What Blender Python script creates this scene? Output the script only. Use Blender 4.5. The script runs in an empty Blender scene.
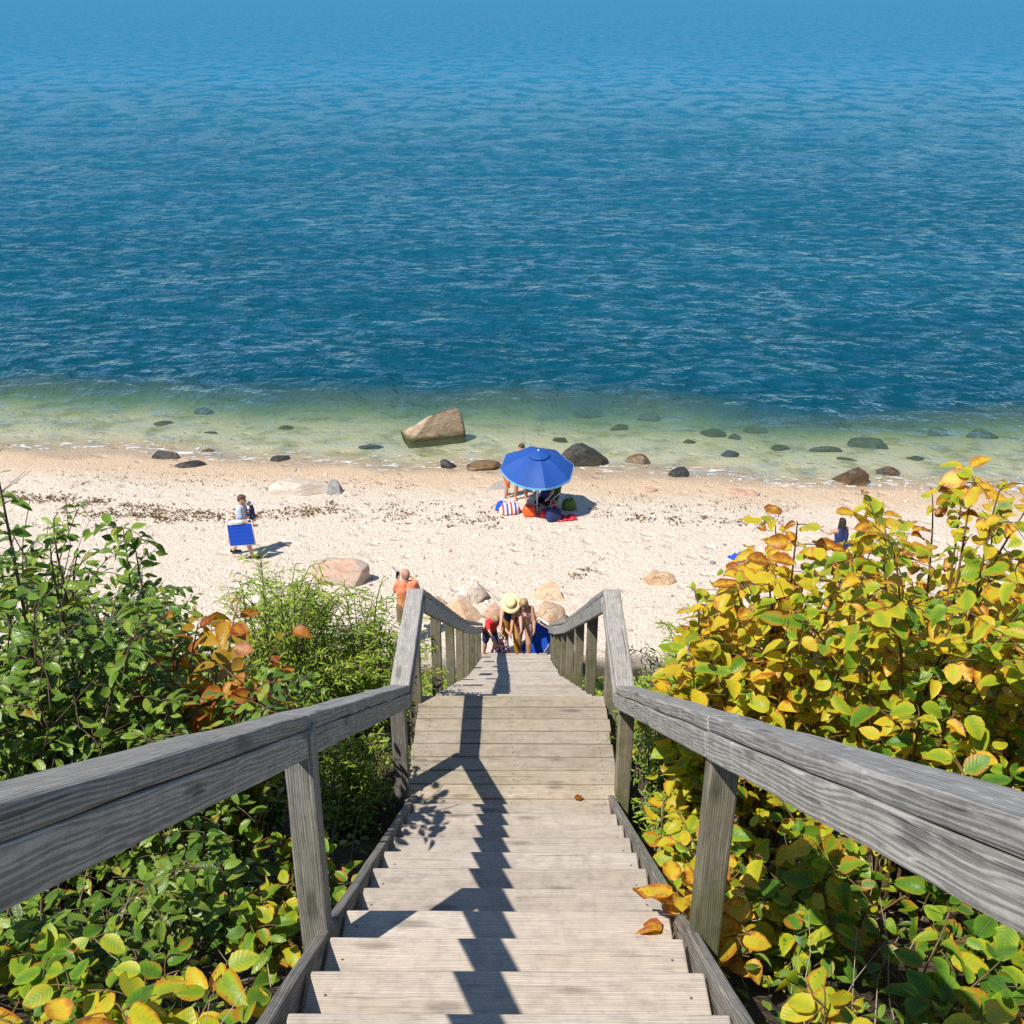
import bpy, bmesh, math, random
import numpy as np
from mathutils import Vector, Matrix, noise as mnoise

R = math.radians
random.seed(7)
scene = bpy.context.scene
COL = scene.collection

# ------------------------------------------------------------------ camera numbers
F = 1100.0
TILT = R(25.3)
YAW = R(0.32)
CAM = Vector((0.03, 0.0, 13.0))

def at(px, py, z=None, Y=None):
    """point of the place seen at a pixel, on the level z (or at distance Y)"""
    u = (px-512)/F; v = (py-512)/F
    d = Vector((u, math.cos(TILT)-v*math.sin(TILT), -(math.sin(TILT)+v*math.cos(TILT))))
    d = Matrix.Rotation(YAW, 3, 'Z') @ d
    if Y is not None:
        k = (Y-CAM.y)/d.y
    else:
        k = (z-CAM.z)/d.z
    return CAM + d*k

def on_beach(px, py):
    p = at(px, py, z=.4)
    for _ in range(12):
        p = at(px, py, z=ground(p.x, p.y))
    return p

# ------------------------------------------------------------------ helpers
def tag(o, label=None, cat=None, group=None, kind=None):
    if label: o['label'] = label
    if cat: o['category'] = cat
    if group: o['group'] = group
    if kind: o['kind'] = kind
    return o

def thing(name, label, cat, loc=(0, 0, 0), rz=0, group=None):
    o = bpy.data.objects.new(name, None); COL.objects.link(o)
    o.location = loc; o.rotation_euler = (0, 0, rz); o.empty_display_size = .2
    return tag(o, label, cat, group)

def link(name, me, mat, parent=None, smooth=False):
    o = bpy.data.objects.new(name, me); COL.objects.link(o)
    if mat:
        me.materials.append(mat)
    if smooth:
        me.polygons.foreach_set('use_smooth', [True]*len(me.polygons))
    if parent: o.parent = parent
    return o

def bm_obj(name, bm, mat, parent=None, smooth=False):
    me = bpy.data.meshes.new(name); bm.to_mesh(me); bm.free()
    return link(name, me, mat, parent, smooth)

def np_mesh(name, verts, faces_flat, loops, attrs=None):
    me = bpy.data.meshes.new(name)
    nv = len(verts); nf = len(loops)
    me.vertices.add(nv); me.vertices.foreach_set('co', np.asarray(verts, dtype=np.float32).ravel())
    me.loops.add(len(faces_flat)); me.loops.foreach_set('vertex_index', np.asarray(faces_flat, dtype=np.int32))
    me.polygons.add(nf)
    st = np.concatenate([[0], np.cumsum(loops)[:-1]]).astype(np.int32)
    me.polygons.foreach_set('loop_start', st)
    me.update(calc_edges=True)
    if attrs:
        for k, v in attrs.items():
            if v.ndim == 2:
                a = me.attributes.new(k, 'FLOAT_COLOR', 'POINT'); a.data.foreach_set('color', v.astype(np.float32).ravel())
            else:
                a = me.attributes.new(k, 'FLOAT', 'POINT'); a.data.foreach_set('value', v.astype(np.float32))
    return me

# ------------------------------------------------------------------ node helpers
class NT:
    def __init__(s, name, world=None):
        if world is None:
            s.m = bpy.data.materials.new(name); s.m.use_nodes = True; s.t = s.m.node_tree
        else:
            s.t = world.node_tree
        s.t.nodes.clear()
    def n(s, typ, **kw):
        nd = s.t.nodes.new(typ)
        for k, v in kw.items():
            if k.startswith('i_'):
                key = k[2:]
                key = int(key) if key.isdigit() else key.replace('_', ' ')
                s.set(nd.inputs[key], v)
            else:
                setattr(nd, k, v)
        return nd
    def set(s, sock, v):
        if hasattr(v, 'is_output') or isinstance(v, bpy.types.NodeSocket):
            s.t.links.new(v, sock)
        else:
            sock.default_value = v
    def math(s, op, a, b=None, c=None, clamp=False):
        nd = s.t.nodes.new('ShaderNodeMath'); nd.operation = op; nd.use_clamp = clamp
        s.set(nd.inputs[0], a)
        if b is not None: s.set(nd.inputs[1], b)
        if c is not None: s.set(nd.inputs[2], c)
        return nd.outputs[0]
    def mix(s, f, a, b, mode='MIX'):
        nd = s.t.nodes.new('ShaderNodeMix'); nd.data_type = 'RGBA'; nd.blend_type = mode
        s.set(nd.inputs[0], f); s.set(nd.inputs[6], col(a)); s.set(nd.inputs[7], col(b))
        return nd.outputs[2]
    def mapr(s, v, a, b, c=0., d=1., smooth=True):
        nd = s.t.nodes.new('ShaderNodeMapRange')
        if smooth: nd.interpolation_type = 'SMOOTHSTEP'
        s.set(nd.inputs[0], v)
        for i, x in enumerate((a, b, c, d)): s.set(nd.inputs[i+1], x)
        return nd.outputs[0]
    def ramp(s, v, stops, interp='LINEAR'):
        nd = s.t.nodes.new('ShaderNodeValToRGB'); cr = nd.color_ramp; cr.interpolation = interp
        while len(cr.elements) < len(stops): cr.elements.new(.5)
        for e, (p, c) in zip(cr.elements, stops):
            e.position = p; e.color = col(c)
        s.set(nd.inputs[0], v)
        return nd.outputs[0]
    def mapping(s, vec, scale=(1, 1, 1), loc=(0, 0, 0), rot=(0, 0, 0)):
        nd = s.t.nodes.new('ShaderNodeMapping')
        s.set(nd.inputs[0], vec); s.set(nd.inputs[1], loc); nd.inputs[2].default_value = rot; nd.inputs[3].default_value = scale
        return nd.outputs[0]
    def noise(s, vec, scale, detail=3, rough=.55, dist=0., out=0):
        nd = s.t.nodes.new('ShaderNodeTexNoise'); s.set(nd.inputs['Vector'], vec)
        s.set(nd.inputs['Scale'], scale); nd.inputs['Detail'].default_value = detail
        nd.inputs['Roughness'].default_value = rough; nd.inputs['Distortion'].default_value = dist
        return nd.outputs[out]
    def vor(s, vec, scale, feature='F1', out=0, rnd=1.):
        nd = s.t.nodes.new('ShaderNodeTexVoronoi'); nd.feature = feature; s.set(nd.inputs['Vector'], vec)
        nd.inputs['Scale'].default_value = scale; nd.inputs['Randomness'].default_value = rnd
        return nd.outputs[out]
    def bump(s, h, strength=.5, dist=.01, normal=None):
        nd = s.t.nodes.new('ShaderNodeBump'); s.set(nd.inputs['Height'], h)
        nd.inputs['Strength'].default_value = strength; nd.inputs['Distance'].default_value = dist
        if normal is not None: s.set(nd.inputs['Normal'], normal)
        return nd.outputs[0]
    def pr(s, color, rough=.6, spec=.4, normal=None, **kw):
        nd = s.t.nodes.new('ShaderNodeBsdfPrincipled')
        s.set(nd.inputs['Base Color'], col(color)); s.set(nd.inputs['Roughness'], rough)
        s.set(nd.inputs['Specular IOR Level'], spec)
        if normal is not None: s.set(nd.inputs['Normal'], normal)
        for k, v in kw.items(): s.set(nd.inputs[k.replace('_', ' ')], v)
        return nd.outputs[0]
    def out(s, sh):
        o = s.t.nodes.new('ShaderNodeOutputMaterial'); s.t.links.new(sh, o.inputs[0]); return s.m
    def coord(s, which='Object'):
        return s.t.nodes.new('ShaderNodeTexCoord').outputs[which]
    def pos(s):
        return s.t.nodes.new('ShaderNodeNewGeometry').outputs['Position']
    def rnd(s):
        return s.t.nodes.new('ShaderNodeObjectInfo').outputs['Random']
    def attr(s, name, out='Color'):
        nd = s.t.nodes.new('ShaderNodeAttribute'); nd.attribute_name = name; return nd.outputs[out]
    def sep(s, v):
        nd = s.t.nodes.new('ShaderNodeSeparateColor'); s.set(nd.inputs[0], v); return nd.outputs
    def sepxyz(s, v):
        nd = s.t.nodes.new('ShaderNodeSeparateXYZ'); s.set(nd.inputs[0], v); return nd.outputs
    def mixsh(s, f, a, b):
        nd = s.t.nodes.new('ShaderNodeMixShader'); s.set(nd.inputs[0], f)
        s.t.links.new(a, nd.inputs[1]); s.t.links.new(b, nd.inputs[2]); return nd.outputs[0]

def col(c):
    if isinstance(c, (tuple, list)) and len(c) == 3: return (c[0], c[1], c[2], 1.)
    return c

# ------------------------------------------------------------------ materials
def mat_wood(name, dark, light, green=0., tan=None, crack=.5, fleck=.35):
    t = NT(name)
    co = t.coord()
    r = t.rnd()
    off = t.n('ShaderNodeCombineXYZ', i_0=t.math('MULTIPLY', r, 37.), i_1=t.math('MULTIPLY', r, 91.), i_2=t.math('MULTIPLY', r, 53.)).outputs[0]
    v = t.n('ShaderNodeVectorMath', operation='ADD', i_0=co, i_1=off).outputs[0]
    warp = t.noise(t.mapping(v, (1.2, 6, 6)), 1.0, 2, out=1)
    v2 = t.n('ShaderNodeVectorMath', operation='MULTIPLY_ADD', i_0=warp, i_1=(.0, .03, .03), i_2=v).outputs[0]
    # knots: the grain bends round them
    kd = t.vor(t.mapping(v, (2.2, 8, 8)), 1.0)
    kn = t.mapr(kd, .07, .24, 1., 0.)
    grain = t.noise(t.mapping(v2, (3.2, 120, 120)), 1.0, 6, .72, .6)
    fine = t.noise(t.mapping(v2, (7., 300, 300)), 1.0, 3, .7)
    grain = t.math('ADD', t.math('MULTIPLY', grain, .62), t.math('MULTIPLY', fine, .38))
    band = t.noise(t.mapping(v2, (.9, 17, 17)), 1.0, 2, .5, .3)
    wave = t.n('ShaderNodeTexWave', wave_type='RINGS', rings_direction='X', i_Vector=t.mapping(v2, (.5, 21, 21)), i_Scale=2.2, i_Distortion=6., i_Detail=3., i_Detail_Scale=1.6).outputs[1]
    g = t.math('ADD', t.math('MULTIPLY', grain, .72), t.math('ADD', t.math('MULTIPLY', band, .10), t.math('MULTIPLY', wave, .18)))
    c = t.mix(t.mapr(g, .38, .62), dark, light)
    fl = t.noise(t.mapping(v2, (9., 85, 85)), 1.0, 3, .6)
    c = t.mix(t.math('MULTIPLY', t.math('MULTIPLY', t.mapr(fl, .58, .68), t.mapr(t.noise(v, 3.1, 3, .6), .45, .62)), fleck), c, tuple(min(.8, x*1.55) for x in light))
    if tan:
        patch = t.noise(t.mapping(v, (1.1, 2.5, 2.5)), 1.0, 3)
        c = t.mix(t.math('MULTIPLY', t.mapr(patch, .42, .68), .75), c, t.mix(t.mapr(g, .36, .68), tuple(x*.72 for x in tan), tan))
    if green:
        gp = t.noise(v, 2.3, 4, .6)
        c = t.mix(t.math('MULTIPLY', t.mapr(gp, .42, .66), green), c, (.155, .165, .055))
    c = t.mix(t.math('MULTIPLY', kn, .6), c, tuple(x*.38 for x in dark))
    ck = t.noise(t.mapping(v2, (1.1, 55, 55)), 1.0, 3, .6)
    ckm = t.mapr(ck, .655, .69)
    c = t.mix(t.math('MULTIPLY', ckm, crack), c, tuple(x*.3 for x in dark))
    # every board weathers a little differently
    c = t.mix(1., c, t.ramp(r, [(0, (.74, .73, .71)), (.3, (1.0, .96, .91)), (.55, (.84, .83, .82)), (.8, (.95, .95, .95)), (1, (1.07, 1.03, .98))]), 'MULTIPLY')
    c = t.mix(1., c, t.ramp(t.noise(v, 16., 4, .7), [(.3, (.80, .80, .80)), (.5, (1, 1, 1)), (.7, (1.12, 1.11, 1.09))]), 'MULTIPLY')
    st = t.noise(v, 9., 3, .7)
    c = t.mix(t.math('MULTIPLY', t.mapr(st, .6, .75), .25), c, tuple(x*.5 for x in dark))
    h = t.math('SUBTRACT', g, t.math('MULTIPLY', ckm, .8))
    return t.out(t.pr(c, .82, .25, t.bump(h, .55, .006)))

def mat_flat(name, c, rough=.7, spec=.3, var=.12, scale=25., bumps=.15, trans=0.):
    t = NT(name)
    v = t.coord()
    n = t.noise(v, scale, 3)
    cc = t.mix(n, tuple(x*(1-var) for x in c), tuple(min(1, x*(1+var)) for x in c))
    sh = t.pr(cc, rough, spec, t.bump(n, bumps, .01))
    if trans:
        tr = t.n('ShaderNodeBsdfTranslucent', i_Color=col(c)).outputs[0]
        sh = t.mixsh(trans, sh, tr)
    return t.out(sh)

def mat_stripes(name, cols, scale, axis=0, rough=.8):
    t = NT(name)
    x = t.sepxyz(t.coord())[axis]
    f = t.math('FRACT', t.math('MULTIPLY', x, scale))
    k = len(cols)
    c = t.ramp(f, [(i/k, cc) for i, cc in enumerate(cols)], 'CONSTANT')
    n = t.noise(t.coord(), 60., 2)
    return t.out(t.pr(c, rough, .2, t.bump(n, .2, .005)))

def mat_floral(name, a, b, c3, scale=22.):
    t = NT(name)
    v = t.coord()
    cc = t.ramp(t.sep(t.vor(v, scale, out=1))[0], [(0, a), (.4, b), (.7, c3), (.9, a)], 'CONSTANT')
    return t.out(t.pr(cc, .8, .2))

def mat_leaf(name, ramp_stops, edge=(.42, .13, .02), edge_amt=.8, trans=.35, spots=.5, rough=.42):
    """leaf attribute: r = random hue, g = 0 at the midrib .. 1 at the rim, b = base..tip, a = second random"""
    t = NT(name)
    a = t.attr('leaf'); s = t.sep(a)
    al = t.attr('leaf', 'Alpha')
    v = t.pos()
    n1 = t.noise(v, 28., 3, .6)
    c = t.ramp(t.math('ADD', s[0], t.math('ADD', t.math('MULTIPLY', t.math('SUBTRACT', s[1], .45), .22), t.math('MULTIPLY', t.math('SUBTRACT', n1, .5), .45))), ramp_stops)
    # mottling
    c = t.mix(t.math('MULTIPLY', t.mapr(n1, .35, .7), .35), c, t.mix(.5, c, (.02, .07, .01)))
    e = t.math('ADD', s[1], t.math('MULTIPLY', t.math('SUBTRACT', n1, .5), 1.1))
    thr = t.mapr(al, 0, 1, 1.45, .55, False)
    em = t.mapr(t.math('SUBTRACT', e, thr), -.10, .16)
    c = t.mix(t.math('MULTIPLY', em, edge_amt), c, edge)
    sp = t.noise(v, 75., 2, .5)
    spm = t.math('MULTIPLY', t.mapr(sp, .66, .72), t.mapr(al, .35, .9))
    c = t.mix(t.math('MULTIPLY', spm, spots), c, (.13, .05, .015))
    rib = t.mapr(s[1], .0, .07, 1., 0.)
    c = t.mix(t.math('MULTIPLY', rib, .4), c, t.mix(.5, c, (.5, .5, .2)))
    # side veins
    ve = t.n('ShaderNodeTexWave', i_Scale=1., i_Vector=t.n('ShaderNodeCombineXYZ', i_0=t.math('SUBTRACT', t.math('MULTIPLY', s[2], 2.2), t.math('MULTIPLY', s[1], .55))).outputs[0]).outputs[1]
    bp = t.bump(t.math('ADD', t.math('MULTIPLY', ve, .25), t.math('MULTIPLY', n1, .6)), .22, .01)
    sh = t.pr(c, rough, .35, bp)
    tr = t.n('ShaderNodeBsdfTranslucent', i_Color=t.mix(1., c, (1.25, 1.15, .5), 'MULTIPLY')).outputs[0]
    return t.out(t.mixsh(trans, sh, tr))

def mat_rock(name, a, b, c3, wet=0., scale=1., algae=0.):
    t = NT(name)
    v = t.coord()
    r = t.rnd()
    v = t.n('ShaderNodeVectorMath', operation='ADD', i_0=v, i_1=t.n('ShaderNodeCombineXYZ', i_0=t.math('MULTIPLY', r, 50.), i_1=r, i_2=r).outputs[0]).outputs[0]
    n = t.noise(t.mapping(v, (1, 1, 2.2), rot=(.4, .3, 0)), 2.2*scale, 6, .62, .6)
    m = t.noise(v, 26*scale, 3, .6)
    c = t.mix(t.mapr(n, .33, .66), a, b)
    c = t.mix(t.math('MULTIPLY', t.mapr(t.noise(v, 1.3*scale, 3, .5, 1.), .5, .62), .7), c, c3)
    c = t.mix(t.math('MULTIPLY', t.mapr(m, .58, .72), .5), c, tuple(x*.3 for x in a))
    c = t.mix(t.math('MULTIPLY', t.mapr(m, .44, .3), .35), c, tuple(min(.85, x*1.6) for x in b))
    if algae:
        z = t.sepxyz(t.pos())[2]
        am = t.mapr(t.math('ADD', z, t.math('MULTIPLY', n, .2)), .38, .16)
        c = t.mix(t.math('MULTIPLY', am, algae), c, (.05, .05, .012))
    ck = t.vor(t.n('ShaderNodeVectorMath', operation='MULTIPLY_ADD', i_0=t.noise(v, 3., 3, out=1), i_1=(.4, .4, .4), i_2=v).outputs[0], 2.4*scale, 'DISTANCE_TO_EDGE')
    ckm = t.math('MULTIPLY', t.mapr(ck, .0, .022, 1., 0.), t.mapr(t.noise(v, 1.1, 2), .5, .6))
    c = t.mix(t.math('MULTIPLY', ckm, .3), c, tuple(x*.4 for x in a))
    h = t.math('ADD', t.math('MULTIPLY', n, 1.), t.math('ADD', t.math('MULTIPLY', m, .25), t.math('MULTIPLY', ckm, -.3)))
    return t.out(t.pr(c, .85-.62*wet, .3+.4*wet, t.bump(h, .9, .06)))

M = {}
M['tread'] = mat_wood('weathered_tread_wood', (.40, .35, .295), (.59, .525, .455), tan=(.54, .455, .365), crack=.40)
M['deck'] = mat_wood('landing_wood', (.35, .295, .23), (.53, .455, .37), green=.22, tan=(.50, .42, .32), crack=.5)
M['rail'] = mat_wood('grey_rail_wood', (.24, .23, .213), (.50, .478, .447), crack=.65, fleck=.6)
M['post'] = mat_wood('post_wood', (.17, .155, .115), (.39, .36, .27), green=.7, crack=.5)
M['post_grey'] = mat_wood('grey_post_wood', (.16, .15, .135), (.40, .38, .345), green=.2, crack=.5, fleck=.5)
M['stringer'] = mat_wood('stringer_wood', (.15, .14, .125), (.36, .335, .30), green=.2, crack=.6)
M['nail'] = mat_flat('rusty_nail', (.08, .06, .05), .6)

# ------------------------------------------------------------------ terrain functions
SH_SLOPE = -.095
def shore_y(x):
    return 30.45 + SH_SLOPE*x + .28*math.sin(x*.41+.6) + .16*math.sin(x*1.07+2.) + .07*math.sin(x*2.3)

# stairs profile (drop below the eye)
L1A, L1B, DL = 5.91, 7.06, 4.91
LT = 5.575      # edge of the middle landing above the first tread
RISE1, RUN1 = .207, .335
Y2, D2 = 12.6, 8.42
Y3, D3 = 18.9, 12.30
def stair_drop(Y):
    if Y < .55: return 1.39
    if Y < L1A: return DL - (L1A-Y)*(RISE1/RUN1) - .1
    if Y < L1B: return DL
    if Y < Y2: return DL + (Y-L1B)/(Y2-L1B)*(D2-DL)
    return D2 + (Y-Y2)/(Y3-Y2)*(D3-D2)

def sm(a, b, x):
    t = min(1., max(0., (x-a)/(b-a))); return t*t*(3-2*t)

def beach_z(x, Y):
    d = shore_y(x) - Y
    if d >= 0:
        z = .052*d + .10*sm(1.5, 4., d) - .02*sm(6, 12, d)
        z += .035*mnoise.noise(Vector((x*.35, Y*.5, 1.))) * sm(.5, 3, d)
    else:
        e = -d
        z = -.075*e - 1.0*sm(5, 14., e) - .05*max(0, e-10)
        z += .05*mnoise.noise(Vector((x*.4, Y*.6, 5.))) * sm(0, 3, e)
    return max(z, -9.)

def clarity_depth(x, Y):
    """depth of the water as the eye reads it: clear over the sand shelf, opaque past the drop-off"""
    e = Y - shore_y(x)
    if e < 0: return -beach_z(x, Y)
    e2 = e + min(1., e*.25)*(1.5*mnoise.noise(Vector((x*.13, Y*.22, 2.))) + .6*mnoise.noise(Vector((x*.5, Y*.6, 6.))))
    return .062*e + 1.9*sm(3.0, 12.6, e2) + .05*max(0, e-9)

def bluff_z(x, Y):
    z = 13 - stair_drop(Y) - .50
    ax = abs(x)
    z -= .15*sm(.9, 0, ax)                      # a little worn under the stairs
    z += .22*mnoise.noise(Vector((x*.45, Y*.45, 9.))) * sm(.7, 2., ax)
    z += .05*mnoise.noise(Vector((x*2.1, Y*2.1, 3.)))
    z += .10*(ax-1.)*sm(1., 3., ax) * sm(18, 8, Y)
    if Y > 17.5: z -= (Y-17.5)*.55
    return z

def ground(x, Y):
    b = beach_z(x, Y)
    if Y > 22: return b
    g = bluff_z(x, Y)
    k = .25
    h = max(0., min(1., .5 + .5*(g-b)/k))
    return b + (g-b)*h + k*h*(1-h)*.5

# ------------------------------------------------------------------ ground sheets
def sheet(name, xs, ys, fn, mat, attr=None):
    X, Yg = np.meshgrid(xs, ys)
    Z = np.array([[fn(x, y) for x in xs] for y in ys])
    v = np.stack([X.ravel(), Yg.ravel(), Z.ravel()], 1)
    nx, ny = len(xs), len(ys)
    i = np.arange((ny-1)*(nx-1)); r, c = i//(nx-1), i % (nx-1)
    a = r*nx+c
    f = np.stack([a, a+1, a+nx+1, a+nx], 1).ravel()
    me = np_mesh(name, v, f, np.full(len(a), 4))
    me.polygons.foreach_set('use_smooth', [True]*len(me.polygons))
    return link(name, me, mat)

def mat_beach():
    t = NT('pebbly_sand')
    p = t.pos()
    x, y, z = t.sepxyz(p)
    # distance from the waterline
    sy = t.math('ADD', t.math('MULTIPLY', x, SH_SLOPE), 30.45)
    big = t.noise(p, .55, 4, .6)
    d = t.math('ADD', t.math('SUBTRACT', sy, y), t.math('MULTIPLY', t.math('SUBTRACT', big, .5), 1.6))
    peb = t.n('ShaderNodeTexVoronoi', i_Vector=p, i_Scale=17.)
    pebc = t.sep(peb.outputs[1])
    pc = t.ramp(pebc[0], [(0, (.50, .43, .35)), (.18, (.62, .55, .47)), (.45, (.70, .64, .56)), (.7, (.76, .71, .64)), (.85, (.66, .53, .42)), (.93, (.48, .43, .38)), (1, (.80, .77, .72))])
    peb2 = t.n('ShaderNodeTexVoronoi', i_Vector=p, i_Scale=48.)
    p2 = t.sep(peb2.outputs[1])
    pc2 = t.ramp(p2[1], [(0, (.46, .39, .31)), (.3, (.64, .57, .48)), (.8, (.74, .68, .60)), (1, (.60, .47, .36))])
    c = t.mix(1., t.mix(.5, pc, pc2), (1.05, 1.0, .935), 'MULTIPLY')
    wetn = t.mapr(d, 3.0, .9)                    # damp band above the waterline
    c = t.mix(t.math('MULTIPLY', wetn, .85), c, t.mix(.5, t.mix(1., c, (.88, .72, .55), 'MULTIPLY'), (.56, .42, .28)))
    damp = t.mapr(d, .8, .1)
    c = t.mix(t.math('MULTIPLY', damp, .6), c, (.36, .27, .18))
    # scattered dark stones and bits of dry weed
    sp = t.n('ShaderNodeTexVoronoi', i_Vector=p, i_Scale=5.5)
    spc = t.sep(sp.outputs[1])
    msk = t.math('MULTIPLY', t.mapr(sp.outputs[0], .20, .11), t.math('GREATER_THAN', spc[0], .72))
    c = t.mix(t.math('MULTIPLY', msk, .55), c, t.mix(spc[1], (.30, .25, .20), (.52, .36, .26)))
    blot = t.noise(p, 1.4, 5, .65)
    c = t.mix(t.math('MULTIPLY', t.mapr(blot, .52, .72), .22), c, (.48, .38, .28))
    hh = t.math('ADD', t.math('MULTIPLY', peb.outputs[0], -1.), t.math('ADD', t.math('MULTIPLY', peb2.outputs[0], -.4), t.math('ADD', t.math('MULTIPLY', t.noise(p, 3.5, 4), 1.6), t.math('MULTIPLY', t.mapr(t.vor(t.n('ShaderNodeVectorMath', operation='MULTIPLY_ADD', i_0=t.noise(p, 2.5, 2, out=1), i_1=(.35, .35, 0), i_2=p).outputs[0], 1.5), .08, .3), 2.2))))
    # under water: bare sand with greenish weed
    uw = t.mapr(z, -.02, -.12)
    wv = t.noise(p, .9, 4, .6)
    bed = t.mix(t.mapr(wv, .45, .66), (.64, .55, .40), (.36, .34, .20))
    c = t.mix(uw, c, bed)
    # bluff soil
    soil = t.mapr(t.math('ADD', y, t.math('MULTIPLY', t.noise(p, 1.2, 3), 1.6)), 20.3, 19.3)
    sc = t.mix(t.noise(p, 14., 4, .7), (.035, .026, .018), (.115, .085, .055))
    c = t.mix(soil, c, sc)
    rough = t.mapr(damp, 0, 1, .9, .35)
    return t.out(t.pr(c, rough, .25, t.bump(hh, .75, .035)))

def lin(a, b, n): return list(np.linspace(a, b, n))
ys = lin(-14, 0, 24)[:-1] + lin(0, 22, 150)[:-1] + lin(22, 46, 150)[:-1] + lin(46, 70, 20)[:-1] + lin(70, 400, 12)[:-1] + [400, 6000]
xs = [-3000, -600, -200] + lin(-90, -32, 14)[:-1] + lin(-32, -6, 90)[:-1] + lin(-6, 6, 110)[:-1] + lin(6, 32, 90)[:-1] + lin(32, 90, 14) + [200, 600, 3000]
def gfn(x, y):
    xx = max(-90, min(90, x))
    return ground(xx, y) if y < 60 else beach_z(max(-32, min(32, x)), min(y, 200))
g = sheet('ground', xs, ys, gfn, mat_beach())
tag(g, kind='structure')

# ------------------------------------------------------------------ water
def mat_water():
    t = NT('sea_water')
    p = t.pos()
    dep = t.attr('depth', 'Fac')
    x, y, z = t.sepxyz(p)
    far = t.mapr(y, 45, 170, 0., 1., False)
    pa = t.mapping(p, (.55, 1., 1.), rot=(0, 0, .16))
    pb = t.mapping(p, (.65, 1., 1.), rot=(0, 0, -.2))
    n1 = t.noise(pa, 1.7, 3, .55, .5)                   # ripples, half a metre apart
    n2 = t.noise(pb, 4.6, 2, .55, .3)
    n3 = t.noise(t.mapping(p, (.7, .8, 1.), rot=(0, 0, .1)), .55, 3, .6, .4)      # wavelets
    n4 = t.noise(t.mapping(p, (.8, .5, 1.), rot=(0, 0, .06)), .36, 5, .68, .3)   # chop, carries the far water
    ridge = t.math('SUBTRACT', 1., t.math('ABSOLUTE', t.math('MULTIPLY_ADD', n1, 2., -1.)))
    calm = t.mapr(dep, .0, .9, .55, 1.)
    h = t.math('ADD', t.math('ADD', t.math('MULTIPLY', n1, .175), t.math('MULTIPLY', ridge, .035)), t.math('ADD', t.math('MULTIPLY', n2, .05), t.math('ADD', t.math('MULTIPLY', n3, .22), t.math('MULTIPLY', n4, .72))))
    h = t.math('MULTIPLY', h, calm)
    nrm = t.bump(h, 1., 1.)
    # water body: clear over the shallows, blue in the deep
    T = t.math('SUBTRACT', 1., t.math('EXPONENT', t.math('MULTIPLY', dep, -1.25)))
    tint = t.ramp(t.math('MULTIPLY', dep, .7), [(0, (.98, .99, .97)), (.22, (.82, .95, .84)), (.6, (.42, .80, .68)), (1, (.16, .42, .42))])
    tr = t.n('ShaderNodeBsdfTransparent', i_Color=tint).outputs[0]
    big = t.noise(t.mapping(p, (.3, 1, 1)), .05, 3, .55)
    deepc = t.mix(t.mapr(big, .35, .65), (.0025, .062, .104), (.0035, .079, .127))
    deepc = t.mix(t.mapr(y, 40, 200, 0., 1., False), deepc, (.014, .165, .295))  # brighter blue painted in offshore, standing in for reflected sky
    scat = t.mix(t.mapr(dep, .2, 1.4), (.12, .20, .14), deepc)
    df = t.n('ShaderNodeBsdfDiffuse', i_Color=scat, i_Normal=nrm).outputs[0]
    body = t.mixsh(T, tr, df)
    gl = t.n('ShaderNodeBsdfGlossy', i_Color=(.64, .87, 1, 1), i_Roughness=t.mapr(y, 40, 300, .10, .30, False), i_Normal=nrm).outputs[0]
    fr = t.n('ShaderNodeFresnel', i_IOR=1.33, i_Normal=nrm).outputs[0]
    # streaks of strong and weak sky reflection painted by noise, for ruffled water
    refl_n = t.mix(far, n1, n4)
    refl_patch = t.mapr(t.noise(t.mapping(p, (.35, 1., 1.), rot=(0, 0, .12)), .075, 3, .6, .8), .36, .64, .62, 1.3)
    rf = t.math('MULTIPLY', t.mapr(refl_n, .42, .60, .10, 1.45), refl_patch)
    fac = t.math('MINIMUM', t.math('MULTIPLY', fr, rf), t.mapr(y, 45, 300, .60, .34, False))
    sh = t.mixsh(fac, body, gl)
    # foam at the lip of the water
    fn = t.noise(t.mapping(p, (.7, 1.6, 1)), 3.2, 5, .65, .8)
    fz = t.mapr(dep, .085, .012)
    fm = t.math('MULTIPLY', t.mapr(t.math('ADD', fn, t.math('MULTIPLY', fz, .15)), .66, .80), t.mapr(dep, .20, .06))
    foam = t.n('ShaderNodeBsdfDiffuse', i_Color=(.82, .84, .84, 1)).outputs[0]
    sh = t.mixsh(t.math('MULTIPLY', fm, .75), sh, foam)
    return t.out(sh)

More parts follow.
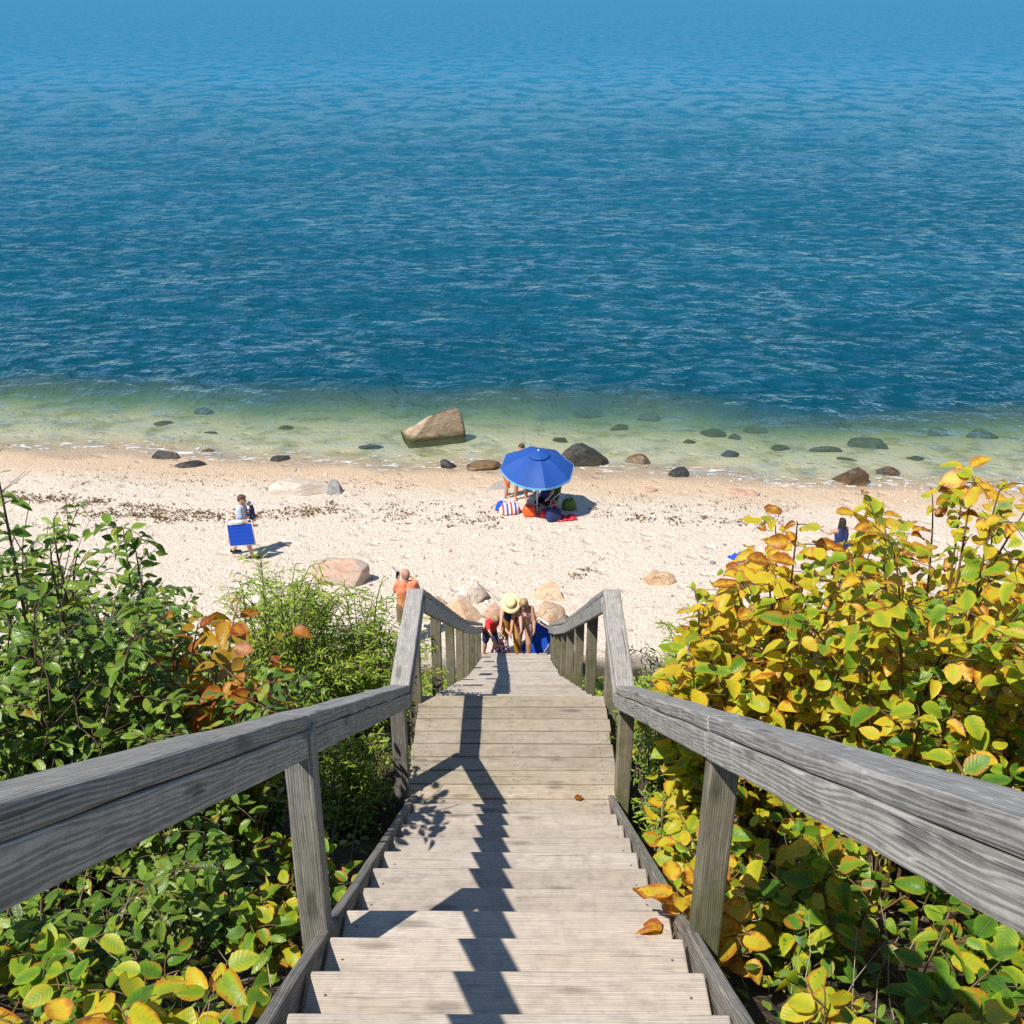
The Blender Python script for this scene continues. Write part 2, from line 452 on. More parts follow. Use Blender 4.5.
def build_water():
    rows = [27.5]
    while rows[-1] < 6000:
        Y = rows[-1]
        rows.append(Y + max(.09, min(Y*Y/15500., 220.)))
    rows = np.array(rows)
    nx = 620
    s = np.linspace(-1, 1, nx)
    X = np.outer(30 + .72*(rows-27), s); Y = np.repeat(rows[:, None], nx, 1)
    rs = np.random.RandomState(4)
    Z = np.zeros_like(X)
    sp = np.maximum(np.gradient(rows)[:, None], ((30+.72*(rows-27))*2/nx)[:, None])
    for k in range(70):
        lam = 1.1*(5.2/1.1)**rs.rand()
        th = rs.normal(-math.pi/2+.1, .42)
        kx, ky = math.cos(th)*2*math.pi/lam, math.sin(th)*2*math.pi/lam
        a = .0022*lam**1.0
        fade = np.clip((lam/sp-2.2)/2., 0, 1)
        Z += a*fade*np.sin(kx*X+ky*Y+rs.rand()*6.28)
    dep = np.empty_like(X)
    for i in range(len(rows)):
        for j in range(nx):
            y = rows[i]
            dep[i, j] = clarity_depth(max(-40., min(40., X[i, j])), y) if y < 60 else 4.0
    damp = np.clip(dep/1.2, .12, 1.)
    Z = Z*damp
    # two low swells running in to the shore
    for e0, amp, wd in ((1.7, .045, .28), (3.9, .05, .5), (6.3, .045, .6)):
        e = Y - (30.45 + SH_SLOPE*X) - e0 - .35*np.sin(X*.35+e0) - .2*np.sin(X*.9+e0*2)
        brk = .5+.5*np.sin(X*.23+e0*3.)
        Z += amp*brk*np.exp(-(e/wd)**2)*(Y < 60)
    v = np.stack([X.ravel(), Y.ravel(), Z.ravel()], 1)
    ny = len(rows)
    keep = (dep > -.16)
    i = np.arange((ny-1)*(nx-1)); r, c = i//(nx-1), i % (nx-1)
    a = r*nx+c
    kq = keep[r, c] | keep[r+1, c+1]
    a = a[kq]
    f = np.stack([a, a+1, a+nx+1, a+nx], 1).ravel()
    me = np_mesh('sea', v, f, np.full(len(a), 4), {'depth': np.maximum(dep.ravel(), 0)})
    me.polygons.foreach_set('use_smooth', [True]*len(me.polygons))
    return tag(link('sea', me, mat_water()), kind='structure')
build_water()

# ------------------------------------------------------------------ staircase
stairs = thing('beach_staircase', 'long weathered grey wooden staircase with handrails going down to the beach', 'staircase', (0, L1A, 13-DL))

def board(name, p0, p1, w, th, mat, up=(0, 0, 1), bev=.006, parent=stairs, seed=None, nails=None, chew=0.):
    """a plank from p0 to p1; w across, th along up; local X runs with the grain"""
    p0, p1 = Vector(p0), Vector(p1)
    X = (p1-p0); L = X.length; X.normalize()
    Z = Vector(up); Z = (Z - X*Z.dot(X)).normalized()
    Yv = Z.cross(X)
    bm = bmesh.new()
    bmesh.ops.create_cube(bm, size=1.)
    bmesh.ops.scale(bm, vec=(L, w, th), verts=bm.verts)
    bmesh.ops.bevel(bm, geom=bm.edges[:], offset=bev, segments=2, affect='EDGES', profile=.5)
    if chew:
        n = max(4, int(L/.12))
        for k in range(1, n):
            bmesh.ops.bisect_plane(bm, geom=bm.verts[:]+bm.edges[:]+bm.faces[:], plane_co=(-L/2+L*k/n, 0, 0), plane_no=(1, 0, 0))
        o = Vector((random.random()*99, random.random()*99, 0))
        for v in bm.verts:
            q = Vector((v.co.x*2.2, v.co.y*8, v.co.z*8))+o
            v.co.y += chew*mnoise.noise(q); v.co.z += chew*mnoise.noise(q+Vector((7, 3, 1)))
    for nx_, ny_ in nails or ():
        n0 = set(bm.faces)
        bmesh.ops.create_circle(bm, cap_ends=True, radius=.0042, segments=8, matrix=Matrix.Translation((nx_, ny_, th/2+.003)))
        for f_ in bm.faces:
            if f_ not in n0: f_.material_index = 1
    ob = bm_obj(name, bm, mat, parent)
    if nails: ob.data.materials.append(M['nail'])
    Mw = Matrix((X, Yv, Z)).transposed().to_4x4(); Mw.translation = (p0+p1)/2
    if parent: Mw = Matrix.Translation(-parent.location) @ Mw
    ob.matrix_local = Mw
    return ob

def zt(drop): return 13-drop
HW = .63
rr = random.Random(3)
def tread(Yc, z, depth, w=HW, nl=False):
    j = rr.uniform(-.008, .008)
    b = board('tread', (-w+j, Yc, z-.02), (w+j+rr.uniform(-.006, .006), Yc, z-.02+rr.uniform(-.003, .003)), depth, .04, M['tread'], bev=.007, chew=.003, nails=[(sx*(w-.05)+rr.uniform(-.012, .012), q*depth+rr.uniform(-.012, .012)) for sx in (-1, 1) for q in (-.28, .22)] if nl else None)
    return b
# upper flight
k = 1
treads = []
while k <= 15:
    yn = LT-(k-1)*RUN1
    tread(yn-RUN1/2-.008, zt(DL-k*RISE1), RUN1+.018, nl=True)
    k += 1
# top landing the photographer stands on
ytop = LT-15*RUN1
for i in range(13):
    y = ytop-.07-i*.147
    board('landing_board', (-.70, y, zt(1.39)-.02), (.70, y, zt(1.39)-.02), .14, .038, M['deck'], chew=.002)
# middle landing
nb = 10; pit = (L1B-LT+.02)/nb
for i in range(nb):
    y = LT+pit*(i+.5)-.005
    board('landing_board', (-.715+rr.uniform(-.012, .012), y, zt(DL)-.02), (.715+rr.uniform(-.012, .012), y, zt(DL)-.02+rr.uniform(-.002, .002)), pit-.011, .04, M['deck'], bev=.005, chew=.002, nails=[(sx+rr.uniform(-.01, .01), q) for sx in (-.62, 0, .62) for q in (-.03, .03)])
n2 = 17
for i in range(1, n2+1):
    r2 = (D2-DL)/n2; u2 = (Y2-L1B)/n2
    y0 = L1B+(i-1)*u2
    tread(y0+u2/2, zt(DL+i*r2), u2+.02)
n3 = 18
for i in range(1, n3+1):
    r3 = (D3-D2)/(n3+1); u3 = (Y3-Y2)/n3
    tread(Y2+(i-1)*u3+u3/2, zt(D2+i*r3), u3+.02)
# stringers
for s in (-1, 1):
    x = s*(HW+.035)
    nd = .03
    def st(y0, d0, y1, d1, o=.12):
        board('stringer', (x, y0, zt(d0)-o-.05), (x, y1, zt(d1)-o-.05), .04, .25, M['stringer'], chew=.003)
    st(.4, DL-(L1A-.4)*RISE1/RUN1-.12, L1A+.02, DL-.12+.04, .19)
    board('stringer', (s*.69, L1A+.03, zt(DL)-.15), (s*.69, L1B, zt(DL)-.15), .045, .2, M['stringer'])
    st(L1B+.03, DL+.08, Y2, D2+.08, .17)
    st(Y2+.01, D2+.085, Y3+.05, D3+.03, .17)

# posts and rails
PX = .745
def rail_top(Y):
    pts = [(-1.4, .47), (.4, .50), (2.89, 2.095), (L1A, 4.03), (L1B, 3.96), (Y2, 7.54), (Y3, 11.47)]
    for (a, da), (b, db) in zip(pts, pts[1:]):
        if Y <= b: return da+(db-da)*(Y-a)/(b-a)
    return pts[-1][1]
postY = [-1.3, .42, 2.98, L1A+.02, L1B-.05, 9.0, 10.8, 12.6, 14.2, 15.8, 17.3, 18.8]
for s in (-1, 1):
    for Y in postY:
        PX_ = (.695 if s < 0 else .72) if Y < 5 else .745
        gz = ground(s*PX, Y)-.3
        top = zt(rail_top(Y))-.052
        if Y > 7.0: top -= .01
        lean = rr.uniform(-.012, .012)
        board('post', (s*PX_+lean, Y, gz), (s*PX_, Y, top), .098, .098, M['post_grey' if s < 0 and Y < 7 else 'post'], up=(0, 1, 0), bev=.008, chew=.004)
    # side planks on the stair side of the posts, butted at the posts
    xi = s*(PX-.05-.021)
    def plank(ya, yb, h=.088, dz=.0):
        a = (xi, ya, zt(rail_top(ya))-.0605-h*.585-dz); b = (xi, yb, zt(rail_top(yb))-.0605-h*.585-dz)
        board('side_plank', a, b, .038, h, M['rail'], up=(0, 0, 1), bev=.006, chew=.004)
    cuts = [-1.3, .40, 2.98, L1A-.01]
    for ya, yb in zip(cuts, cuts[1:]): plank(ya+.003, yb-.003)
    plank(L1A+.03, L1B-.02)
    for ya, yb in zip([L1B+.03, 9.45, Y2, 15.9], [9.447, Y2-.003, 15.897, Y3+.1]): plank(ya, yb, .12)
    # handrail caps
    xc = s*(PX-.022)
    def cap(ya, yb, w=.128, t=.052):
        board('handrail', (xc, ya, zt(rail_top(ya))-t/2), (xc, yb, zt(rail_top(yb))-t/2), w, t, M['rail'], bev=.010, chew=.006)
    cap(-1.3, .40); cap(.403, 2.98); cap(2.983, L1A-.012)
    cap(L1A-.03, L1B+.03)
    cap(L1B+.05, Y2, .12, .05); cap(Y2+.003, Y3+.12, .12, .05)

# ------------------------------------------------------------------ plants
SUN_A, SUN_B = .47, .47
SUN = Vector((-SUN_A, -SUN_B, 1.)).normalized()

ST = np.array([0., .07, .26, .50, .75, .92, 1.])
def leaf_template(wd, fold=.25, droop=.35):
    wprof = {'ovate': [.0, .55, .96, 1., .74, .30, 0], 'ell': [.0, .34, .82, 1., .74, .28, 0], 'thin': [0, .4, .85, 1., .8, .35, 0]}[wd[0]]
    W = wd[1]/2
    v = []; a = []
    for t in ST:
        v.append((t, 0, -droop*t*t)); a.append((0., t))
    for sgn in (1, -1):
        for i in range(1, 6):
            t = ST[i]
            v.append((t, sgn*W*wprof[i], fold*W*wprof[i]-droop*t*t)); a.append((1., t))
    f = []
    for sgn, o in ((1, 7), (-1, 12)):
        q = [(0, 1, o), *[(i, i+1, o+i, o+i-1) for i in range(1, 5)], (5, 6, o+4)]
        for t in q: f.append(t if sgn > 0 else t[::-1])
    return np.array(v), np.array(a), f
def leaves_mesh(name, P, A, N, S, hue, r2, wd, rs):
    """P position, A axis, N normal, S length for each leaf"""
    n = len(P)
    A = A/np.linalg.norm(A, axis=1, keepdims=True)
    B = np.cross(N, A); B /= np.linalg.norm(B, axis=1, keepdims=True)+1e-9
    Nn = np.cross(A, B)
    groups = []
    tv = []; ta = None
    for variant in range(4):
        v, a, f = leaf_template(wd, .10+.2*variant, (.03, .16, .3, .55)[variant]); tv.append(v); ta = a
    tv = np.array(tv)                                       # 4,14,3
    var = rs.randint(0, 4, n)
    T = tv[var]*S[:, None, None]                             # n,14,3
    tw = rs.uniform(.8, 1.2, n)
    T[:, :, 1] *= tw[:, None]
    T[:, :, 2] += S[:, None]*rs.normal(0, .03, (n, 17))*(np.abs(T[:, :, 1]) > 1e-6)
    T[:, :, 1] += S[:, None]*.10*rs.normal(0, 1, n)[:, None]*(T[:, :, 0]/S[:, None])**2
    V = P[:, None, :] + T[:, :, 0:1]*A[:, None, :] + T[:, :, 1:2]*B[:, None, :] + T[:, :, 2:3]*Nn[:, None, :]
    nv = 17
    flat = []; loops = []
    for t in f: flat += t; loops.append(len(t))
    flat = np.array(flat); L = len(flat)
    F_ = (flat[None, :] + (np.arange(n)*nv)[:, None]).ravel()
    LP = np.tile(loops, n)
    at_ = np.zeros((n, nv, 4)); at_[:, :, 0] = hue[:, None]; at_[:, :, 1] = ta[None, :, 0]; at_[:, :, 2] = ta[None, :, 1]; at_[:, :, 3] = r2[:, None]
    me = np_mesh(name, V.reshape(-1, 3), F_, LP, {'leaf': at_.reshape(-1, 4)})
    me.polygons.foreach_set('use_smooth', [True]*len(me.polygons))
    return me
def tubes_mesh(name, lines, sides=5):
    V = []; Fc = []; LP = []; o = 0
    for pts, r0, r1 in lines:
        m = len(pts)
        for i, p in enumerate(pts):
            d = (pts[min(i+1, m-1)]-pts[max(i-1, 0)]); d = d/(np.linalg.norm(d)+1e-9)
            s = np.cross(d, (0.3, .9, .1)); s /= np.linalg.norm(s)+1e-9; q = np.cross(d, s)
            r = r0+(r1-r0)*i/(m-1)
            for k in range(sides):
                an = 2*math.pi*k/sides
                V.append(p+r*(math.cos(an)*s+math.sin(an)*q))
        for i in range(m-1):
            for k in range(sides):
                Fc += [o+i*sides+k, o+i*sides+(k+1) % sides, o+(i+1)*sides+(k+1) % sides, o+(i+1)*sides+k]; LP.append(4)
        o += m*sides
    me = np_mesh(name, np.array(V), np.array(Fc), np.array(LP))
    me.polygons.foreach_set('use_smooth', [True]*len(me.polygons))
    return me

YEL = [(0, (.06, .15, .016)), (.20, (.13, .28, .02)), (.40, (.32, .44, .025)), (.58, (.60, .55, .03)), (.80, (.77, .50, .035)), (.92, (.60, .25, .025)), (1, (.36, .12, .02))]
GRN = [(0, (.045, .10, .014)), (.3, (.10, .20, .024)), (.6, (.18, .30, .035)), (.85, (.29, .39, .05)), (.95, (.30, .38, .06)), (1, (.36, .12, .02))]
GOL = [(0, (.14, .26, .025)), (.5, (.29, .44, .04)), (.85, (.42, .53, .05)), (1, (.42, .44, .07))]
M['leaf_yellow'] = mat_leaf('yellowing_leaf', YEL, edge=(.52, .17, .02), edge_amt=.75, spots=.75)
M['leaf_green'] = mat_leaf('dark_green_leaf', GRN, edge=(.16, .09, .02), edge_amt=.35, trans=.25, spots=.25, rough=.32)
M['leaf_gold'] = mat_leaf('goldenrod_leaf', GOL, edge=(.3, .3, .05), edge_amt=.3, spots=.1, rough=.55)
M['leaf_rust'] = mat_leaf('rusty_leaf', [(0, (.12, .2, .02)), (.3, (.30, .26, .02)), (.6, (.55, .28, .02)), (.85, (.42, .12, .02)), (1, (.2, .05, .02))], edge=(.35, .07, .02), edge_amt=.9)
M['stem'] = mat_flat('shrub_stem', (.13, .09, .06), .8, var=.3)
M['stem_pale'] = mat_flat('dry_stem', (.42, .34, .26), .8, var=.25)
M['stem_red'] = mat_flat('red_green_stem', (.16, .10, .04), .6, var=.4)
M['white_flower'] = mat_flat('white_blossom', (.75, .72, .60), .8)

def shrub(name, label, x, y, h, spread, nst, leaf, mat, wd, seed, nside=6, stem='stem', hue=(.0, 1.), spacing=.62, group=None, dens_top=.25, cat='shrub', blossoms=0, lmin=.8, r2=(0, 1), bare=0, droop=.15, dirb=None, hue_h=0.):
    rs = np.random.RandomState(seed)
    z0 = ground(x, y)
    root = thing(name, label, cat, (x, y, z0), 0, group)
    lines = []; P = []; A = []; N = []; S = []; HU = []
    ends = []
    for i in range(nst):
        az = rs.rand()*2*math.pi; ro = rs.rand()*.22*spread
        b = np.array([math.cos(az)*ro, math.sin(az)*ro, -.05])
        b[2] += ground(x+b[0], y+b[1])-z0
        az2 = az+rs.normal(0, .6)
        reach = spread*math.sqrt(rs.rand())
        top = h*(1-.38*(reach/spread)**2)*rs.uniform(.72, 1.04)
        T = np.linspace(0, 1, 12)
        dirv = np.array([math.cos(az2), math.sin(az2)])
        jx, jy = rs.normal(0, .04, 2)
        pts = np.stack([b[0]+dirv[0]*reach*T**1.35+jx*np.sin(T*5), b[1]+dirv[1]*reach*T**1.35+jy*np.sin(T*4.+1), b[2]+top*(1-(1-T)**1.55)-droop*top*np.maximum(0, T-.7)], 1)
        lines.append((pts, .004+.006*h/2, .0022))
        segs = [(pts, dens_top)]
        for kx in range(nside):
            t0 = rs.uniform(.28, .98); p0 = np.array([np.interp(t0, T, pts[:, c]) for c in range(3)])
            a3 = rs.rand()*2*math.pi
            ln = spread*rs.uniform(.25, .6)*(1.15-.5*t0)
            u = np.linspace(0, 1, 6)
            up = rs.uniform(.15, .75)
            bp = np.stack([p0[0]+math.cos(a3)*ln*u, p0[1]+math.sin(a3)*ln*u, p0[2]+ln*(up*u-.45*u*u)], 1)
            lines.append((bp, .0035, .0014)); segs.append((bp, .12))
        for sg, tmin in segs:
            d = np.linalg.norm(np.diff(sg, axis=0), axis=1); cum = np.concatenate([[0], np.cumsum(d)])
            s = tmin*cum[-1]+rs.rand()*leaf*.3; side = rs.choice([-1, 1])
            while s <= cum[-1]:
                p = np.array([np.interp(s, cum, sg[:, c]) for c in range(3)])
                i0 = min(np.searchsorted(cum, s), len(sg)-1); i0 = max(i0, 1)
                dv = sg[i0]-sg[i0-1]; dv /= np.linalg.norm(dv)+1e-9
                sd = np.cross(dv, (0, 0, 1.)); nn = np.linalg.norm(sd)
                if nn < .25:
                    an = rs.rand()*6.28; sd = np.array([math.cos(an), math.sin(an), 0])
                else: sd /= nn
                ax = side*sd*rs.uniform(.6, 1.1)+dv*rs.uniform(.1, .7)+np.array([0, 0, rs.uniform(-.38, .3)])+rs.normal(0, .18, 3)
                nr = np.array([SUN.x*.45, SUN.y*.7, 1.])+rs.normal(0, .36, 3)
                P.append(p+ax*leaf*.12); A.append(ax); N.append(nr)
                S.append(leaf*rs.uniform(lmin, 1.2)*(1-.35*(s/cum[-1])**6))
                HU.append(max(0., min(1., hue[0]+(hue[1]-hue[0])*rs.beta(1.5, 1.5)+hue_h*(p[2]/h-.6))))
                side = -side; s += leaf*spacing*rs.uniform(.7, 1.35)
            ends.append(sg[-1])
    for kx in range(bare):
        az = rs.rand()*6.28; rch = spread*rs.uniform(.4, 1.2); T = np.linspace(0, 1, 9)
        tp = h*rs.uniform(.6, 1.0)
        pts = np.stack([math.cos(az)*rch*T**1.2+rs.normal(0, .02, 9), math.sin(az)*rch*T**1.2+rs.normal(0, .02, 9), tp*T**.8], 1)
        lines.append((pts, .006, .0018))
        for q in range(5):
            i0 = rs.randint(3, 8); a3 = rs.rand()*6.28; u = np.linspace(0, 1, 4); ln = rs.uniform(.1, .35)
            lines.append((np.stack([pts[i0, 0]+math.cos(a3)*ln*u, pts[i0, 1]+math.sin(a3)*ln*u, pts[i0, 2]+ln*.7*u], 1), .0025, .001))
    P = np.array(P); n = len(P)
    me = leaves_mesh('foliage', P, np.array(A), np.array(N), np.array(S), np.array(HU), rs.uniform(r2[0], r2[1], n), wd, rs)
    link('foliage', me, M[mat], root)
    link('stems', tubes_mesh('stems', lines), M[stem], root)
    if blossoms:
        bm = bmesh.new()
        for q in range(blossoms):
            e = ends[rs.randint(len(ends))]
            for w in range(26):
                pp = e+np.array([rs.normal(0, .02), rs.normal(0, .02), abs(rs.normal(0, .03))])
                bmesh.ops.create_icosphere(bm, subdivisions=1, radius=rs.uniform(.003, .006), matrix=Matrix.Translation(pp))
        bm_obj('blossom', bm, M['white_flower'], root)
    shrub.n += n
    return root
shrub.n = 0
OV = ('ovate', .66); EL = ('ell', .46); TH = ('thin', .2)

GR = 'yellowing leafy bushes on the slope right of the stairs'
right_tall = [
    # x, y, h, spread, stems, hue range, label
    (1.42, 4.9, 2.75, .62, 20, (.26, .98), 'tall yellow and orange bush leaning over the right handrail of the upper stairs'),
    (1.95, 4.3, 2.7, .65, 18, (.14, .92), 'large yellow leaved bush behind the middle of the right handrail'),
    (2.35, 5.1, 2.5, .75, 22, (.24, .98), 'broad yellow bush whose top hides the person sitting on the beach'),
    (1.85, 5.8, 2.65, .70, 17, (.28, .98), 'yellow bush farthest toward the beach on the right, with its tip against the sand'),
    (2.75, 3.9, 2.50, .70, 18, (.12, .88), 'tall green and yellow bush at the right edge of the photo above the handrail'),
    (1.18, 5.15, 2.35, .42, 15, (.24, .97), 'yellow bush at the left end of the yellow bushes, close to the landing'),
    (3.0, 5.4, 2.5, .75, 18, (.22, .95), 'green and orange bush behind the broad yellow bush at the right edge'),
    (1.35, 3.6, 1.15, .50, 9, (.04, .70), 'mid height green and yellow bush right behind the near right post'),
    (1.95, 3.2, 1.30, .55, 9, (.02, .62), 'greenish bush under the thick near part of the right handrail'),
]
for i, (x, y, h, sp, ns, hu, lb) in enumerate(right_tall):
    shrub('yellow_bush', lb, x, y, h, sp, ns, .116, 'leaf_yellow', OV, 100+i, nside=8, lmin=.5, spacing=.52, stem='stem_red', hue=hu, group=GR, blossoms=3 if i in (1, 4) else 0, bare=4 if i in (4, 2) else 0, hue_h=.38)
GL = 'low yellow-green plants under the right handrail'
right_low = [
    (1.00, 2.35, .45, .34, 6, (.1, .72), 'low yellow and orange plant at the foot of the near right post'),
    (1.30, 1.75, .50, .40, 8, (.35, .88), 'low yellow plant at the bottom edge of the photo right of the stairs'),
    (1.75, 2.0, .60, .42, 7, (.2, .72), 'low green plant in the lower right corner'),
    (1.45, 2.6, .65, .42, 5, (.0, .42), 'low green plant in deep shade under the right handrail'),
    (1.05, 3.35, .60, .32, 8, (.05, .6), 'low leafy plant just beyond the near right post beside the treads'),
    (1.00, 4.3, .70, .30, 8, (.1, .7), 'small yellow-green plant beside the right edge of the upper stairs'),
    (2.25, 2.5, .80, .50, 7, (.0, .55), 'low spreading green bush at the right edge below the handrail'),
    (.98, 5.15, .65, .28, 6, (.25, .9), 'small yellow plant next to the right post at the middle landing'),
]
for i, (x, y, h, sp, ns, hu, lb) in enumerate(right_low):
    shrub('leafy_plant', lb, x, y, h, sp, ns, .135 if y < 2.1 else .10, 'leaf_yellow', OV, 200+i, nside=4, stem='stem_red', hue=hu, group=GL, cat='plant')
GG = 'dark green shrubs on the slope left of the stairs'
left_tall = [
    (-1.55, 4.3, 1.85, .65, 17, 'dark green shrub close to the middle of the left handrail'),
    (-2.15, 4.0, 2.0, .70, 18, 'dense dark green shrub at the left edge of the photo behind the handrail'),
    (-2.75, 4.6, 2.25, .75, 18, 'dark green shrub under the bare twigs at the left edge'),
    (-2.05, 5.2, 2.25, .70, 17, 'glossy green shrub below the walking person with the blue chair'),
    (-1.65, 5.5, 1.75, .60, 15, 'green shrub with a few orange leaves left of the middle landing'),
    (-3.0, 5.8, 2.6, .80, 16, 'green shrub farthest out on the left slope'),
    (-1.75, 3.2, .95, .55, 8, 'dark green shrub in the shade under the left handrail'),
    (-1.35, 3.7, 1.0, .45, 9, 'green shrub behind the near left post'),
]
for i, (x, y, h, sp, ns, lb) in enumerate(left_tall):
    shrub('green_shrub', lb, x, y, h, sp, ns, .086, 'leaf_green', EL, 300+i, nside=9, hue=(.05, .95), group=GG, bare=7 if i in (1, 2) else 0, spacing=.45)
shrub('twiggy_shrub', 'tall sparse shrub whose leafy twigs rise above the others at the left edge', -2.2, 4.4, 3.2, .34, 9, .085, 'leaf_green', EL, 340, nside=5, hue=(.1, .95), spacing=.6, bare=2)
shrub('rusty_bush', 'bush with orange and rust red leaves among the green shrubs on the left', -1.62, 4.7, 2.2, .62, 18, .12, 'leaf_rust', OV, 350, nside=3, hue=(.25, 1.), spacing=.7, stem='stem_red')
GLL = 'low yellow-green plants under the left handrail'
left_low = [
    (-.98, 2.2, .42, .32, 8, (.1, .75), 'low yellow-green plant beside the left edge of the lowest visible treads'),
    (-1.35, 1.85, .45, .38, 7, (.3, .92), 'low yellow plant at the bottom edge left of the stairs'),
    (-1.75, 2.1, .45, .42, 8, (.3, .96), 'yellow and orange plant in the lower left corner'),
    (-1.3, 2.65, .50, .38, 5, (.02, .6), 'low green plant in the shade below the left handrail'),
    (-1.0, 3.25, .55, .28, 5, (.05, .6), 'low green plant just beyond the near left post'),
    (-1.85, 2.75, .65, .45, 6, (.0, .65), 'shaded green plant under the thick near part of the left handrail'),
    (-1.05, 4.1, .65, .30, 8, (.0, .5), 'small dark plant beside the left edge of the upper stairs'),
]
for i, (x, y, h, sp, ns, hu, lb) in enumerate(left_low):
    shrub('leafy_plant', lb, x, y, h, sp, ns, .12 if y < 2.3 else .095, 'leaf_yellow', OV, 400+i, nside=4, stem='stem_red', hue=hu, group=GLL, cat='plant')
GD = 'feathery goldenrod clumps beside the landing'
gold = [
    (-1.25, 7.3, 1.75, .55, 42, 'bright green feathery clump left of the landing rail'),
    (-1.75, 7.0, 1.85, .6, 44, 'bright green feathery clump between the landing rail and the rusty leaved bush'),
    (-1.15, 6.2, .95, .40, 22, 'dark feathery clump beside the left landing post'),
    (-1.9, 8.2, 1.85, .6, 40, 'feathery green clump in front of the man in the orange shirt'),
    (-1.2, 8.8, 1.35, .45, 28, 'feathery clump beside the left lower posts'),
    (1.15, 6.3, 1.25, .40, 32, 'feathery green clump behind the right landing post'),
    (1.45, 7.2, 1.45, .45, 30, 'feathery green clump against the sand right of the landing'),
    (1.05, 5.75, .55, .25, 14, 'small feathery weed between the right landing post and the yellow bush'),
]
for i, (x, y, h, sp, ns, lb) in enumerate(gold):
    shrub('goldenrod', lb, x, y, h, sp, ns, .068, 'leaf_gold', TH, 500+i, nside=5, hue=(0., 1.), group=GD, spacing=.32, cat='plant', dens_top=.15)
shrub('weed', 'small yellow-green weed growing through the far right corner of the landing', .80, 6.9, .50, .20, 6, .075, 'leaf_yellow', OV, 560, nside=3, stem='stem_red', hue=(.2, .5), cat='plant')
shrub('weed', 'small dark weed at the far left corner of the landing', -.82, 6.75, .45, .18, 6, .06, 'leaf_green', EL, 561, nside=3, hue=(.3, .9), cat='plant')
# a branch of orange leaves lying over the treads by the right post
shrub('orange_sprig', 'sprig of orange and yellow leaves hanging over the treads at the near right post', .72, 3.12, .74, .22, 9, .115, 'leaf_yellow', OV, 571, nside=2, stem='stem_red', hue=(.72, .97), cat='plant', spacing=.5)
# shrubs farther out on the slope
outl = [(-4.2, 4.0, 1.9), (-4.4, 6.2, 2.0), (-3.3, 2.6, 1.1), (-3.4, 8.0, 1.4), (-5.6, 5.2, 1.9)]
outr = [(4.2, 4.2, 2.1), (4.5, 6.2, 2.2), (3.2, 2.6, 1.1), (3.0, 7.5, 1.3), (5.6, 5.0, 2.0)]
for i, (x, y, h) in enumerate(outl):
    shrub('green_shrub', 'dark green shrub far out on the left slope past the edge of the photo', x, y, h, .8, 14, .085, 'leaf_green', EL, 600+i, nside=6, group='shrubs farther out on the left slope')
for i, (x, y, h) in enumerate(outr):
    shrub('yellow_bush', 'yellow-green bush far out on the right slope past the edge of the photo', x, y, h, .8, 12, .12, 'leaf_yellow', OV, 620+i, nside=6, stem='stem_red', hue=(.1, .8), group='bushes farther out on the right slope', hue_h=.3)

# fallen leaves on the boards
def fallen(label, x, y, z, rz, ln, hue):
    rs_ = np.random.RandomState(int(x*100)+50)
    me = leaves_mesh('fallen_leaf', np.array([[0, 0, .012]]), np.array([[math.cos(rz), math.sin(rz), .05]]), np.array([[.05, .1, 1.]]), np.array([ln]), np.array([hue]), np.array([.9]), OV, rs_)
    o = link('fallen_leaf', me, M['leaf_rust']); o.location = (x, y, z); tag(o, label, 'leaf'); return o
fallen('dry brown leaf lying on the right half of the middle landing', .42, 5.85, zt(DL), .5, .075, .9)
fallen('long orange leaf overhanging a tread edge at the near right post', .585, 3.12, zt(DL-8*RISE1)+.002, 2.9, .10, .55)
fallen('short rust red leaf just uphill of the long orange leaf on the treads', .545, 3.28, zt(DL-8*RISE1)+.002, 2.2, .085, .8)
fallen('curled orange leaf lying on a tread near the right stringer', .50, 4.05, zt(DL-5*RISE1), 2.2, .07, .7)
fallen('small rusty leaf lying on the left end of a tread', -.42, 3.35, zt(DL-7*RISE1), 1.2, .06, .8)

# ground cover nobody could count
def cover(name, n, xr, yr, leaf, mat, wd, seed, hmax, hue):
    rs = np.random.RandomState(seed)
    P = []; A = []
    while len(P) < n:
        x = rs.uniform(*xr); y = rs.uniform(*yr)
        if abs(x) < .86: continue
        P.append((x, y, ground(x, y)+rs.rand()**1.5*hmax+.01))
        a = rs.rand()*6.28; A.append((math.cos(a), math.sin(a), rs.uniform(-.5, .5)))
    P = np.array(P)
    N = np.array([0, 0, 1.])+rs.normal(0, .5, (n, 3))
    me = leaves_mesh(name, P, np.array(A), N, leaf*rs.uniform(.5, 1.2, n), hue[0]+(hue[1]-hue[0])*rs.rand(n), rs.rand(n), wd, rs)
    return tag(link(name, me, M[mat]), 'low dark green undergrowth covering the bluff under the shrubs' if mat == 'leaf_green' else 'low bright weeds on the lower bluff beside the stairs', 'ground cover', kind='stuff')
cover('undergrowth', 10000, (-5, 5), (.5, 9.5), .065, 'leaf_green', EL, 21, .32, (0, 1))
cover('bluff_weeds', 9000, (-6, 6), (8.5, 18.2), .085, 'leaf_gold', EL, 22, .30, (0, 1))
